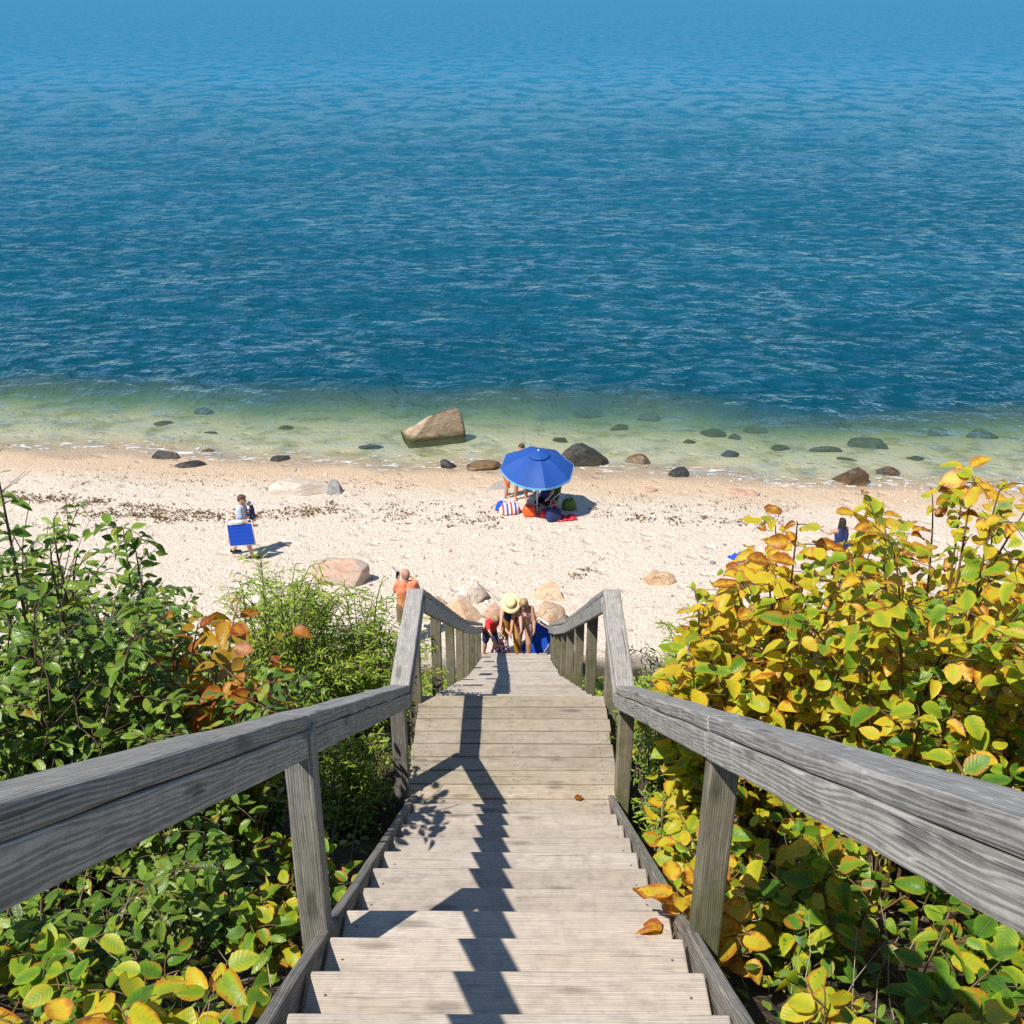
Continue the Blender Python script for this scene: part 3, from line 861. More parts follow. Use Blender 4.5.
# dry twigs and stalks in the undergrowth
rs = np.random.RandomState(5)
lines = []
for i in range(900):
    x = rs.uniform(.85, 3.6)*rs.choice([-1, 1]); y = rs.uniform(1.2, 8)
    z = ground(x, y); a = rs.rand()*6.28; L = rs.uniform(.15, .6); tl = rs.uniform(.1, 1.2)
    u = np.linspace(0, 1, 4)[:, None]
    p = np.array([x, y, z])+u*np.array([math.cos(a)*L*math.cos(tl), math.sin(a)*L*math.cos(tl), L*math.sin(tl)])+rs.normal(0, .012, (4, 3))
    lines.append((p, .003, .0012))
tag(link('dry_twigs', tubes_mesh('dry_twigs', lines, 4), M['stem_pale']), 'dry twigs and dead stalks among the undergrowth', 'twigs', kind='stuff')
print('leaves', shrub.n)

# ------------------------------------------------------------------ rocks
M['r_tan'] = mat_rock('tan_granite', (.34, .24, .16), (.50, .39, .28), (.42, .29, .19), algae=.95)
M['r_pink'] = mat_rock('pink_granite', (.44, .26, .18), (.62, .42, .31), (.38, .33, .29))
M['r_black'] = mat_rock('wet_black_rock', (.016, .016, .016), (.05, .048, .042), (.045, .038, .02), wet=.45)
M['r_brown'] = mat_rock('wet_brown_rock', (.10, .055, .022), (.20, .115, .045), (.05, .035, .02), wet=.7)
M['r_grey'] = mat_rock('grey_rock', (.30, .28, .26), (.46, .43, .40), (.24, .23, .23))
M['r_pale'] = mat_rock('pale_rock', (.50, .42, .34), (.68, .61, .53), (.56, .45, .36))
M['r_orange'] = mat_rock('orange_granite', (.50, .32, .19), (.66, .48, .33), (.55, .38, .25))
M['r_weed'] = mat_rock('weedy_sunken_rock', (.035, .035, .014), (.10, .085, .04), (.05, .042, .018), wet=.2)

def rock(name, label, px, py, w, h, mat, seed, depth=None, flat=.0, group=None, sink=.25, yaw=None, shear=0., bluff=False, cuts=9, slope=0.):
    """px, py = where its foot meets the ground (middle, front); w, h = its width and height in metres"""
    p = on_beach(px, py)
    rs = random.Random(seed)
    d = depth or w*.75
    bm = bmesh.new()
    bmesh.ops.create_icosphere(bm, subdivisions=5, radius=1.)
    planes = []
    for i in range(cuts):
        n = Vector((rs.gauss(0, 1), rs.gauss(0, 1), rs.gauss(.1, .8))).normalized()
        planes.append((n, rs.uniform(.50, .80)))
    if flat: planes.append((Vector((rs.uniform(-.25, .25), -.1, 1)).normalized(), 1-flat))
    o = Vector((rs.random()*50, rs.random()*50, 0))
    for v in bm.verts:
        q = v.co.copy()
        q *= 1+.14*mnoise.noise(q*1.1+o)
        for n, of in planes:
            e = q.dot(n)-of
            if e > 0: q -= n*e*.96
        q *= 1+.035*mnoise.noise(q*4+o)+.014*mnoise.noise(q*11+o)
        q.x += shear*q.z
        if slope and q.z > 0: q.z *= max(.12, 1-slope*(.9-q.x)*.55)
        v.co = q
    mx = [max(abs(v.co[i]) for v in bm.verts) for i in range(3)]
    H = h/(1-sink*.5)
    zt_ = max(v.co.z for v in bm.verts)
    for v in bm.verts:
        v.co = Vector((v.co.x/mx[0]*w/2, v.co.y/mx[1]*d/2, v.co.z/zt_*h if v.co.z > 0 else v.co.z/mx[2]*h*.6))
    o_ = bm_obj(name, bm, M[mat], None, True)
    p.y += d*.3
    o_.location = (p.x, p.y, ground(p.x, p.y)-.02)
    o_.rotation_euler = (0, 0, rs.uniform(-.3, .3) if yaw is None else yaw)
    return tag(o_, label, 'rock', group)

GB = 'boulders at the water edge'; GS = 'rocks at the foot of the stairs'; GU = 'weedy rocks under the shallow water'
rock('boulder', 'biggest tan boulder standing in the shallow water, higher at its right end', 426, 446, 2.55, 1.3, 'r_tan', 18, depth=1.3, shear=.15, slope=.85, group=GB, yaw=0)
rock('boulder', 'wet black boulder at the waterline behind the blue umbrella', 584, 466, 1.7, .66, 'r_black', 4, depth=1.0, shear=-.45, group=GB, yaw=-.25)
rock('boulder', 'pink and grey boulder alone on the dry pebbles between walker and man in orange', 338, 585, 1.45, .58, 'r_pink', 23, depth=1.0, group=GS, shear=.25)
rock('boulder', 'half buried pale boulder on the upper beach with a sandy top', 300, 495, 1.9, .42, 'r_pale', 31, depth=.9, flat=.2, group=GB)
rock('boulder', 'grey rough rock at the right end of the half buried pale boulder', 334, 494, .60, .42, 'r_grey', 32, depth=.5, group=GB)
rock('boulder', 'rounded brown wet boulder at the waterline on the right', 853, 485, 1.05, .52, 'r_brown', 41, depth=.8, group=GB, cuts=4)
rock('boulder', 'low brown rock right behind the rounded brown boulder', 890, 475, .95, .26, 'r_brown', 42, depth=.7, group=GB)
rock('boulder', 'flat reddish brown rock on the wet sand at the right edge', 961, 494, 1.0, .20, 'r_brown', 43, depth=.6, group=GB, flat=.2)
rock('boulder', 'wet black rock at the waterline on the left', 163, 459, .95, .24, 'r_black', 44, depth=.6, group=GB)
rock('boulder', 'flat wet black rock on the sand just right of the left black rock', 189, 467, .98, .15, 'r_black', 45, depth=.55, flat=.2, group=GB)
rock('boulder', 'flat yellowish stone in the wash behind the flat black rock on the left', 209, 454, .65, .10, 'r_brown', 46, group=GB, flat=.3)
rock('boulder', 'small dark stone at the waterline above the half buried pale boulder', 279, 461, .60, .14, 'r_black', 47, group=GB)
rock('boulder', 'flat dark stone in the shallow water left of the biggest tan boulder', 371, 449, .95, .13, 'r_black', 48, depth=.5, flat=.3, group=GB)
rock('boulder', 'small grey pointed stone on the wet sand below the biggest tan boulder', 447, 468, .6, .26, 'r_black', 49, group=GB)
rock('boulder', 'brown weedy stone on the wet sand left of the umbrella', 484, 470, 1.1, .22, 'r_brown', 50, depth=.6, group=GB)
rock('boulder', 'low grey slab on the sand beside the child in orange shorts', 500, 489, .85, .20, 'r_grey', 51, depth=.6, group=GB, flat=.2)
rock('boulder', 'low brown rock at the waterline right of the black boulder', 640, 464, .90, .28, 'r_brown', 52, depth=.6, group=GB)
rock('boulder', 'dark grey rock at the waterline between the low brown rock and the dark oval stone', 682, 477, .82, .22, 'r_black', 53, depth=.55, group=GB)
rock('boulder', 'dark oval stone in the shallow water right of the waterline rocks', 728, 457, .85, .16, 'r_black', 54, depth=.55, group=GB)
rock('boulder', 'dark weedy rock breaking the water far out right of the umbrella', 714, 437, .85, .22, 'r_weed', 55, depth=.6, group=GB)
rock('boulder', 'small dark stone breaking the water left of the far weedy rock', 689, 443, .55, .12, 'r_weed', 56, group=GB)
rock('boulder', 'flat pinkish rock half sunk in the sand right of the umbrella', 745, 496, 1.2, .12, 'r_pink', 57, depth=.5, group=GB, flat=.3)
rock('boulder', 'small flat pinkish stone in the sand near the umbrella shadow', 648, 492, .6, .08, 'r_pink', 58, group=GB, flat=.3)
# foot of the stairs
rock('boulder', 'pale flat topped rock with a dark corner left of the foot of the stairs', 470, 601, .88, .42, 'r_pale', 61, depth=.7, group=GS, flat=.1)
rock('boulder', 'broad tan rock behind the left lower handrail', 461, 622, 1.15, .42, 'r_orange', 62, depth=.8, group=GS)
rock('boulder', 'small grey pink rock just left of the straw hat', 492, 618, .58, .40, 'r_pink', 63, group=GS)
rock('boulder', 'pale orange rock right of the foot of the stairs, farther one', 551, 600, .78, .36, 'r_orange', 64, depth=.6, group=GS)
rock('boulder', 'bright orange rock right beside the woman in the bikini', 545, 628, .95, .52, 'r_orange', 65, depth=.8, group=GS)
rock('boulder', 'pale rock half behind the right lower handrail', 588, 612, .8, .30, 'r_pale', 66, group=GS)
rock('boulder', 'tan flat stone alone on the dry pebbles right of the stairs', 660, 584, .85, .28, 'r_orange', 67, depth=.6, group=GS, flat=.1)
rock('boulder', 'small pale stone half buried right of the tan flat stone', 694, 599, .55, .10, 'r_pale', 68, group=GS, flat=.2)
rock('boulder', 'white rock showing between the shrubs on the left', 246, 612, .95, .40, 'r_pale', 69, group=GS)
rock('boulder', 'tan rock under the left lower handrail', 436, 608, .7, .28, 'r_orange', 70, group=GS)
sunk = [(165, 421, 1.3, .5, 'left of the others, nearest the left edge'), (205, 408, .9, .4, 'right of and beyond the leftmost sunken rock'), (287, 425, .7, .3, 'small one between the leftmost sunken rock and the tan boulder'),
        (214, 430, 1.1, .3, 'low one near the shore on the left'), (588, 411, 1.2, .55, 'above the blue umbrella to its right'), (650, 413, .9, .45, 'beyond the low brown rock'), (619, 424, .75, .35, 'between the black boulder and the open water'),
        (757, 427, .9, .4, 'beyond the dark oval stone'), (736, 433, .6, .3, 'small one beside the far weedy rock'), (788, 415, .8, .5, 'far out left of the sunken reef on the right'), (832, 418, 1.5, .6, 'broad one far out beyond the rounded brown boulder'),
        (868, 417, 1.3, .55, 'right of the broad sunken one'), (902, 419, .9, .45, 'small one right of the sunken pair'), (870, 440, 1.4, .4, 'broad low one nearer the shore on the right'), (826, 447, 1.1, .35, 'brown one close to the rounded boulder'),
        (846, 456, .9, .25, 'light brown one just beyond the rounded boulder'), (915, 455, .7, .2, 'small one near the low brown rock'), (937, 428, .8, .4, 'single one near the right edge'), (985, 430, 1.2, .5, 'large one at the right edge'), (705, 456, .5, .15, 'tiny one in the wash beside the dark oval stone'),
        (778, 445, .9, .3, 'long one midway between the oval stone and the right boulder'), (560, 437, .7, .3, 'one just beyond the black boulder')]
for i, (px, py, w, h, lb) in enumerate(sunk):
    p = on_beach(px, py)
    p2 = at(px, py, z=0.)
    o = rock('sunken_rock', 'sunken dark weedy rock, '+lb, px, py, w, h*.6, 'r_weed', 700+i, depth=w*.65, group=GU)
    o.location.x = p2.x+(p.x-p2.x)*.35; o.location.y = p2.y+(p.y-p2.y)*.35
    o.location.z = min(ground(o.location.x, o.location.y), -.13-h*.6)

# pebbles and weed on the beach
def pebbles():
    rs = np.random.RandomState(8)
    bm = bmesh.new(); bmesh.ops.create_icosphere(bm, subdivisions=1, radius=1.)
    base = np.array([v.co[:] for v in bm.verts]); bf = np.array([[v.index for v in f.verts] for f in bm.faces]); bm.free()
    n = 15000
    V = []; hue = []
    for i in range(n):
        y = 19.3+ (11.)*rs.rand()**1.1; x = rs.uniform(-.62, .62)*(y+4)
        r = min(.07, .012*(1+rs.pareto(3.2)))
        s = np.array([r*rs.uniform(.8, 1.4), r*rs.uniform(.8, 1.3), r*rs.uniform(.45, .8)])
        a = rs.rand()*6.28; c, sn = math.cos(a), math.sin(a)
        b = base*(1+rs.normal(0, .09, base.shape))*s
        b = np.stack([b[:, 0]*c-b[:, 1]*sn, b[:, 0]*sn+b[:, 1]*c, b[:, 2]], 1)+np.array([x, y, ground(x, y)+s[2]*.25])
        V.append(b); hue.append(rs.rand())
    V = np.concatenate(V); m = len(base)
    Fc = (bf[None]+(np.arange(n)*m)[:, None, None]).ravel()
    me = np_mesh('pebbles', V, Fc, np.full(n*len(bf), 3), {'hue': np.repeat(np.array(hue), m)})
    me.polygons.foreach_set('use_smooth', [True]*len(me.polygons))
    t = NT('pebble')
    c = t.ramp(t.attr('hue', 'Fac'), [(0, (.40, .34, .28)), (.2, (.62, .54, .45)), (.5, (.74, .69, .62)), (.75, (.66, .52, .41)), (.92, (.50, .36, .27)), (.965, (.32, .29, .27)), (1, (.16, .14, .13))])
    mt = t.out(t.pr(c, .8, .3, t.bump(t.noise(t.pos(), 60.), .3, .01)))
    tag(link('pebbles', me, mt), 'loose pale pebbles strewn over the beach', 'pebbles', kind='stuff')
pebbles()
def wrack():
    rs = np.random.RandomState(9)
    P = []; A = []
    bands = [([(0, 495), (60, 500), (120, 506), (170, 512), (215, 517), (260, 516), (300, 512), (335, 508)], 1300, 4.5, .07),
             ([(60, 512), (130, 516), (190, 520)], 420, 3., .07),
             ([(330, 510), (400, 516), (450, 520), (500, 522)], 380, 6, .06),
             ([(380, 505), (450, 508), (500, 512)], 130, 6, .06),
             ([(590, 512), (640, 519), (700, 521), (745, 524), (790, 520)], 330, 4, .065),
             ([(60, 478), (200, 483), (300, 488), (420, 487)], 420, 8, .05),
             ([(590, 500), (700, 508), (800, 506)], 300, 8, .05),
             ([(100, 540), (400, 560), (700, 560)], 90, 22, .05),
             ([(570, 578), (582, 572), (590, 568)], 40, 1.5, .06)]
    for pts, n, sp, lf in bands:
        px = np.array([p[0] for p in pts]); py = np.array([p[1] for p in pts])
        k = 0
        while k < n:
            cx = rs.uniform(px[0], px[-1]); cy = np.interp(cx, px, py)+rs.normal(0, sp*.7)
            for q in range(rs.randint(1, 8)):
                p = on_beach_fast(cx+rs.normal(0, 3.5), cy+rs.normal(0, .9))
                P.append((p.x, p.y, p.z+.008+rs.rand()*.03)); a = rs.rand()*6.28; A.append((math.cos(a), math.sin(a), rs.uniform(-.25, .25), lf*rs.uniform(.5, 1.5))); k += 1
    P = np.array(P); A = np.array(A); n = len(P)
    N = np.array([0, 0, 1.])+rs.normal(0, .45, (n, 3))
    me = leaves_mesh('seaweed', P, A[:, :3], N, A[:, 3], rs.rand(n), rs.rand(n), ('ell', .5), rs)
    t = NT('dry_seaweed')
    c = t.ramp(t.sep(t.attr('leaf'))[0], [(0, (.075, .045, .022)), (.5, (.16, .095, .04)), (.85, (.24, .15, .06)), (1, (.32, .22, .10))])
    mt = t.out(t.pr(c, .7, .3))
    tag(link('seaweed', me, mt), 'line of dry brown seaweed washed up along the beach', 'seaweed', kind='stuff')
def on_beach_fast(px, py):
    p = at(px, py, z=.4)
    for _ in range(3): p = at(px, py, z=beach_z(p.x, p.y))
    return p
wrack()

# ------------------------------------------------------------------ people
M['skin'] = mat_flat('skin', (.58, .34, .24), .5, .4, .06, 20, .05)
M['skin_tan'] = mat_flat('tanned_skin', (.50, .26, .165), .5, .4, .06, 20, .05)
M['hair_brown'] = mat_flat('brown_hair', (.10, .055, .03), .6, .4, .4, 60, .4)
M['hair_dark'] = mat_flat('dark_hair', (.025, .018, .015), .6, .4, .4, 60, .4)
M['hair_blond'] = mat_flat('blond_hair', (.42, .28, .13), .6, .4, .3, 60, .4)
M['hair_stub'] = mat_flat('shaved_hair', (.40, .24, .18), .8, .2, .1)
M['eye'] = mat_flat('dark_eye', (.02, .015, .012), .3)
M['c_grey'] = mat_flat('pale_grey_cotton', (.52, .58, .66), .85, .2)
M['c_orange'] = mat_flat('coral_orange_cotton', (.86, .27, .14), .85, .2)
M['c_olive'] = mat_flat('olive_cotton', (.20, .16, .08), .85, .2)
M['c_navy'] = mat_flat('navy_cotton', (.03, .045, .13), .85, .2)
M['c_black'] = mat_flat('black_cotton', (.015, .015, .018), .85, .2)
M['c_red'] = mat_flat('red_cotton', (.62, .045, .045), .85, .2)
M['c_swim'] = mat_flat('orange_swim_shorts', (.85, .16, .03), .7, .3)
M['c_white'] = mat_flat('white_cotton', (.78, .78, .76), .85, .2)
M['c_mustard'] = mat_flat('mustard_cotton', (.50, .26, .03), .85, .2)
M['c_blue'] = mat_flat('light_blue_cotton', (.20, .40, .72), .85, .2)
M['f_red'] = mat_floral('red_floral_fabric', (.72, .60, .62), (.55, .06, .08), (.08, .08, .25))
M['f_bikini'] = mat_floral('floral_bikini_fabric', (.75, .62, .58), (.50, .10, .14), (.12, .12, .12), 30)
M['straw'] = mat_flat('straw', (.82, .68, .36), .85, .2, .12, 90, .4)

def blob(chains, voxel):
    """tapered chains merged into one continuous surface by a voxel remesh; returns a mesh"""
    bm = bmesh.new()
    for ch in chains:
        for i, (p, r) in enumerate(ch):
            bmesh.ops.create_uvsphere(bm, u_segments=14, v_segments=9, radius=r, matrix=Matrix.Translation(p))
            if i:
                q, rq = ch[i-1]; d = Vector(p)-Vector(q); L = d.length
                if L > 1e-5:
                    m = Matrix.Translation((Vector(p)+Vector(q))/2) @ d.to_track_quat('Z', 'Y').to_matrix().to_4x4()
                    bmesh.ops.create_cone(bm, cap_ends=True, segments=14, radius1=rq, radius2=r, depth=L, matrix=m)
    me = bpy.data.meshes.new('tmp'); bm.to_mesh(me); bm.free()
    o = bpy.data.objects.new('tmp', me); COL.objects.link(o)
    md = o.modifiers.new('r', 'REMESH'); md.mode = 'VOXEL'; md.voxel_size = voxel; md.use_smooth_shade = True
    ms = o.modifiers.new('s', 'SMOOTH'); ms.factor = .5; ms.iterations = 3
    dg = bpy.context.evaluated_depsgraph_get()
    res = bpy.data.meshes.new_from_object(o.evaluated_get(dg))
    bpy.data.objects.remove(o); bpy.data.meshes.remove(me)
    return res

def V3(*a): return Vector(a)
def human(label, loc, rz, h=1.72, lean=0, legs=((5, 5, 4), (-5, 5, 4)), arms=((0, 10, 8), (0, 10, 8)), head_pitch=0, head_yaw=0, skin='skin', wear=(), hair=('hair_brown', 'short'), hat=None, sit=None, group=None, girth=1., twist=0.):
    """faces +Y locally. leg = (thigh forward, knee bend, splay); arm = (forward, elbow bend, splay), degrees; index 0 = left (-x)"""
    root = thing('person', label, 'person', loc, rz, group)
    k = h
    def fk(o, pitch, splay, L, s):
        a, b = R(pitch), R(splay)
        return o + V3(s*math.sin(b)*L, math.sin(a)*math.cos(b)*L, -math.cos(a)*math.cos(b)*L)
    J = {}
    hip = V3(0, 0, 0)
    la = R(lean)
    up = V3(0, math.sin(la), math.cos(la)); fw = V3(0, math.cos(la), -math.sin(la))
    J['waist'] = hip+up*.10*k; J['chest'] = hip+up*.205*k; J['neck'] = hip+up*.305*k
    hp = R(lean*.35+head_pitch)
    hup = V3(0, math.sin(hp), math.cos(hp)); hfw = V3(0, math.cos(hp), -math.sin(hp))
    hfw = Matrix.Rotation(R(head_yaw), 3, 'Z') @ hfw
    J['head'] = J['neck']+up*.02*k+hup*.062*k+hfw*.012*k
    chains = []; G = girth
    # torso with shoulder and hip width
    sw, hw = .095*k, .05*k
    L_ = {}
    for s, idx in ((-1, 0), (1, 1)):
        sh = J['neck']-up*.022*k+V3(s*sw, 0, 0)
        hj = hip+V3(s*hw, 0, -.012*k)
        th, kb, sp = legs[idx]
        kn = fk(hj, th, sp, .235*k, s); an = fk(kn, th-kb, sp*.5, .225*k, s)
        af, eb, asp = arms[idx]
        el = fk(sh, af+lean*.0, asp, .165*k, s); wr = fk(el, af+eb, asp*.3-(22 if eb > 70 else 0), .14*k, s)
        L_[s] = dict(sh=sh, hj=hj, kn=kn, an=an, el=el, wr=wr)
        toe = an+V3(s*.012*k, .095*k, -.018*k)
        chains.append([(hj, .062*k*G), (hj.lerp(kn, .45), .048*k*G), (kn, .034*k), (kn.lerp(an, .35), .034*k), (an, .021*k)])
        chains.append([(an+V3(0, -.022*k, -.012*k), .020*k), (an+V3(0, .03*k, -.012*k), .022*k), (toe, .015*k)])
        chains.append([(J['chest']+up*.05*k+V3(s*.06*k, 0, 0), .045*k*G), (sh, .034*k), (sh.lerp(el, .5), .028*k), (el, .022*k), (el.lerp(wr, .3), .022*k), (wr, .015*k)])
        chains.append([(hip+V3(s*.035*k, 0, 0), .062*k*G), (J['waist']+V3(s*.03*k, 0, 0), .055*k*G), (J['chest']+V3(s*.042*k, 0, 0), .062*k*G), (J['chest']+up*.055*k+V3(s*.04*k, 0, 0), .052*k)])
        # hand: palm, four curled fingers of unequal length, a thumb from the side of the palm
        f = (wr-el).normalized(); side = V3(s, 0, 0); side = (side-f*side.dot(f)).normalized(); pn = f.cross(side).normalized()
        if pn.y > 0: pn = -pn
        palm = wr+f*.028*k
        wdv = side.cross(f).normalized()                     # across the palm
        wdv = f.cross(side)
        chains.append([(wr, .014*k), (palm+wdv*.008*k, .0135*k), (palm+f*.022*k+wdv*.010*k, .0115*k)])
        chains.append([(wr, .014*k), (palm-wdv*.008*k, .0135*k), (palm+f*.022*k-wdv*.010*k, .0115*k)])
        for qi, ln in enumerate((.040, .046, .043, .033)):
            b0 = palm+f*.026*k+wdv*(qi-1.5)*.0105*k
            m1 = b0+(f*.8-side*.25).normalized()*ln*.55*k; m2 = m1+(f*.55-side*.7).normalized()*ln*.5*k
            chains.append([(b0, .0062*k), (m1, .0056*k), (m2, .0048*k)])
        b0 = palm+wdv*.016*k*(1 if wdv.y > 0 else -1)-f*.006*k
        m1 = b0+(f*.5+V3(0, .8, 0)-side*.2).normalized()*.026*k
        chains.append([(b0, .0075*k), (m1, .0064*k), (m1+(f*.8-side*.4).normalized()*.02*k, .0056*k)])
    nk = J['neck']; hd = J['head']
    chains.append([(J['chest']+up*.06*k, .045*k), (nk, .033*k), (nk+up*.02*k+hup*.02*k, .030*k), (hd-hup*.02*k, .045*k)])
    hside = hfw.cross(hup)
    chains.append([(hd+hup*.022*k-hfw*.008*k, .050*k), (hd-hup*.005*k+hfw*.006*k, .046*k), (hd-hup*.038*k+hfw*.016*k, .030*k), (hd-hup*.05*k+hfw*.026*k, .020*k)])
    chains.append([(hd+hup*.008*k+hfw*.047*k, .006*k), (hd-hup*.012*k+hfw*.060*k, .0095*k)])      # nose
    chains.append([(hd-hup*.030*k+hfw*.044*k-hside*.012*k, .007*k), (hd-hup*.030*k+hfw*.046*k+hside*.012*k, .007*k)])   # lips
    for s in (-1, 1):
        chains.append([(hd+hside*s*.047*k+hup*.008*k-hfw*.006*k, .010*k), (hd+hside*s*.048*k-hup*.010*k-hfw*.004*k, .007*k)])
    low = min(min(L_[s]['an'].z for s in (-1, 1))-.034*k, -.06*k if sit is None else -9)
    dz = -low if sit is None else sit+.062*k
    sh_ = V3(0, 0, dz)
    def mv(chs): return [[(Vector(p)+sh_, r) for p, r in c] for c in chs]
    vox = .0068*max(.8, k/1.7)
    link('body', blob(mv(chains), vox), M[skin], root, True)
    # eyes
    for s in (-1, 1):
        bm = bmesh.new()
        bmesh.ops.create_uvsphere(bm, u_segments=10, v_segments=8, radius=.0075*k, matrix=Matrix.Translation(hd+sh_+hup*.008*k+hfw*.046*k+hside*s*.018*k))
        bm_obj('eye', bm, M['eye'], root, True)
    e = .010*k/1.7*1.7
    for kind, mt in wear:
        ch = []
        for s in (-1, 1):
            q = L_[s]
            if kind in ('shirt', 'tank', 'dress', 'top'):
                if kind == 'top':
                    ch.append([(J['chest']+V3(s*.015*k, 0, 0), .066*k), (J['chest']+V3(s*.045*k, 0, 0)+fw*.006*k, .066*k*G)])
                    continue
                lo = -.02 if kind != 'dress' else -.03
                ch.append([(hip+up*lo*k+V3(s*.038*k, 0, 0), .068*k*G+e*.4), (J['waist']+V3(s*.033*k, 0, 0), .062*k*G+e*.3), (J['chest']+V3(s*.045*k, 0, 0), .066*k*G+e*.4), (J['chest']+up*.058*k+V3(s*.042*k, 0, 0), .056*k+e*.3)])
                if kind == 'shirt':
                    ch.append([(J['chest']+up*.05*k+V3(s*.06*k, 0, 0), .048*k*G+e*.3), (q['sh'], .039*k+e*.3), (q['sh'].lerp(q['el'], .62), .035*k+e*.3)])
                if kind == 'dress':
                    ch.append([(q['hj'], .072*k), (q['hj'].lerp(q['kn'], .75), .07*k)])
            if kind == 'shorts':
                ch.append([(hip+up*.03*k+V3(s*.035*k, 0, 0), .068*k*G), (q['hj'], .07*k*G), (q['hj'].lerp(q['kn'], .72), .055*k*G)])
            if kind == 'brief':
                ch.append([(hip+V3(s*.035*k, 0, 0), .067*k*G), (q['hj']+V3(0, 0, -.005*k), .066*k*G)])
            if kind == 'trousers':
                ch.append([(hip+up*.03*k+V3(s*.035*k, 0, 0), .068*k*G), (q['hj'], .07*k*G), (q['kn'], .045*k), (q['an']+(q['kn']-q['an'])*.08, .036*k)])
            if kind == 'shoes':
                a = q['an']; ch.append([(a+V3(0, -.024*k, -.010*k), .024*k), (a+V3(0, .03*k, -.009*k), .025*k), (a+V3(s*.012*k, .098*k, -.014*k), .019*k)])
        nm = {'shirt': 'shirt', 'tank': 'top', 'dress': 'dress', 'top': 'bikini_top', 'shorts': 'shorts', 'brief': 'swim_bottoms', 'trousers': 'trousers', 'shoes': 'shoes'}[kind]
        link(nm, blob(mv(ch), .010), M[mt], root, True)
    if hair:
        hm, style = hair
        ch = [[(hd+hup*.030*k-hfw*.014*k, .0525*k), (hd+hup*.008*k-hfw*.024*k, .046*k)], [(hd+hup*.046*k+hfw*.014*k, .036*k), (hd+hup*.036*k-hfw*.012*k, .049*k)]]
        if style == 'long':
            ch.append([(hd+hup*.01*k-hfw*.03*k, .046*k), (hd-hup*.06*k-hfw*.036*k, .042*k), (hd-hup*.13*k-hfw*.045*k, .030*k)])
            for s in (-1, 1): ch.append([(hd+hup*.02*k+hside*s*.034*k-hfw*.01*k, .024*k), (hd-hup*.06*k+hside*s*.044*k-hfw*.004*k, .022*k), (hd-hup*.12*k+hside*s*.05*k, .014*k)])
        if style == 'bald':
            ch = [[(hd+hup*.008*k-hfw*.024*k, .0445*k), (hd-hup*.01*k-hfw*.024*k, .040*k)]]
        link('hair', blob(mv(ch), .008), M[hm], root, True)
    if hat:
        Mx = Matrix((hside, hfw, hup)).transposed().to_4x4(); Mx.translation = hd+sh_+hup*.045*k-hfw*.004*k
        bm = bmesh.new()
        prof = hat[2]
        n = 28; rings = []
        for (r, z) in prof:
            rings.append([bm.verts.new(Mx @ V3(r*k*math.cos(6.2832*i/n), r*k*1.08*math.sin(6.2832*i/n), z*k+.012*k*math.sin(4*math.pi*i/n)*(r/.14)**2)) for i in range(n)])
        for a, b in zip(rings, rings[1:]):
            for i in range(n): bm.faces.new((a[i], a[(i+1) % n], b[(i+1) % n], b[i]))
        bm.faces.new(rings[-1])
        ob = bm_obj(hat[0], bm, M[hat[1]], root, True)
        sd = ob.modifiers.new('t', 'SOLIDIFY'); sd.thickness = .006
        if len(hat) > 3:
            bm = bmesh.new(); n = 28
            r0, z0, r1, z1 = hat[3][1]
            a = [bm.verts.new(Mx @ V3(r0*k*math.cos(6.2832*i/n), r0*k*1.08*math.sin(6.2832*i/n), z0*k)) for i in range(n)]
            b = [bm.verts.new(Mx @ V3(r1*k*math.cos(6.2832*i/n), r1*k*1.08*math.sin(6.2832*i/n), z1*k)) for i in range(n)]
            for i in range(n): bm.faces.new((a[i], a[(i+1) % n], b[(i+1) % n], b[i]))
            bm_obj('hat_band', bm, M[hat[3][0]], ob, True)
    Mr = Matrix.Translation(root.location) @ Matrix.Rotation(rz, 4, 'Z')
    J2 = {s: {n: Mr @ (v+sh_) for n, v in L_[s].items()} for s in (-1, 1)}
    J2['head'] = Mr @ (hd+sh_); J2['hip'] = Mr @ (hip+sh_); J2['neck'] = Mr @ (nk+sh_); J2['chest'] = Mr @ (J['chest']+sh_)
    return root, J2
HAT = [(.125, -.012), (.10, -.002), (.068, .0), (.062, .035), (.05, .055), (.02, .06)]
CAP = [(.062, -.015), (.062, .0), (.058, .03), (.04, .05), (.015, .056)]

def bx(bm, c, s, m=None):
    mm = Matrix.Translation(c) @ (m or Matrix.Identity(4)) @ Matrix.Diagonal((*s, 1))
    return bmesh.ops.create_cube(bm, size=1., matrix=mm)['verts']
def rod(bm, a, b, r, n=10):
    a, b = Vector(a), Vector(b); d = b-a
    m = Matrix.Translation((a+b)/2) @ d.to_track_quat('Z', 'Y').to_matrix().to_4x4()
    bmesh.ops.create_cone(bm, cap_ends=True, segments=n, radius1=r, radius2=r, depth=d.length, matrix=m)

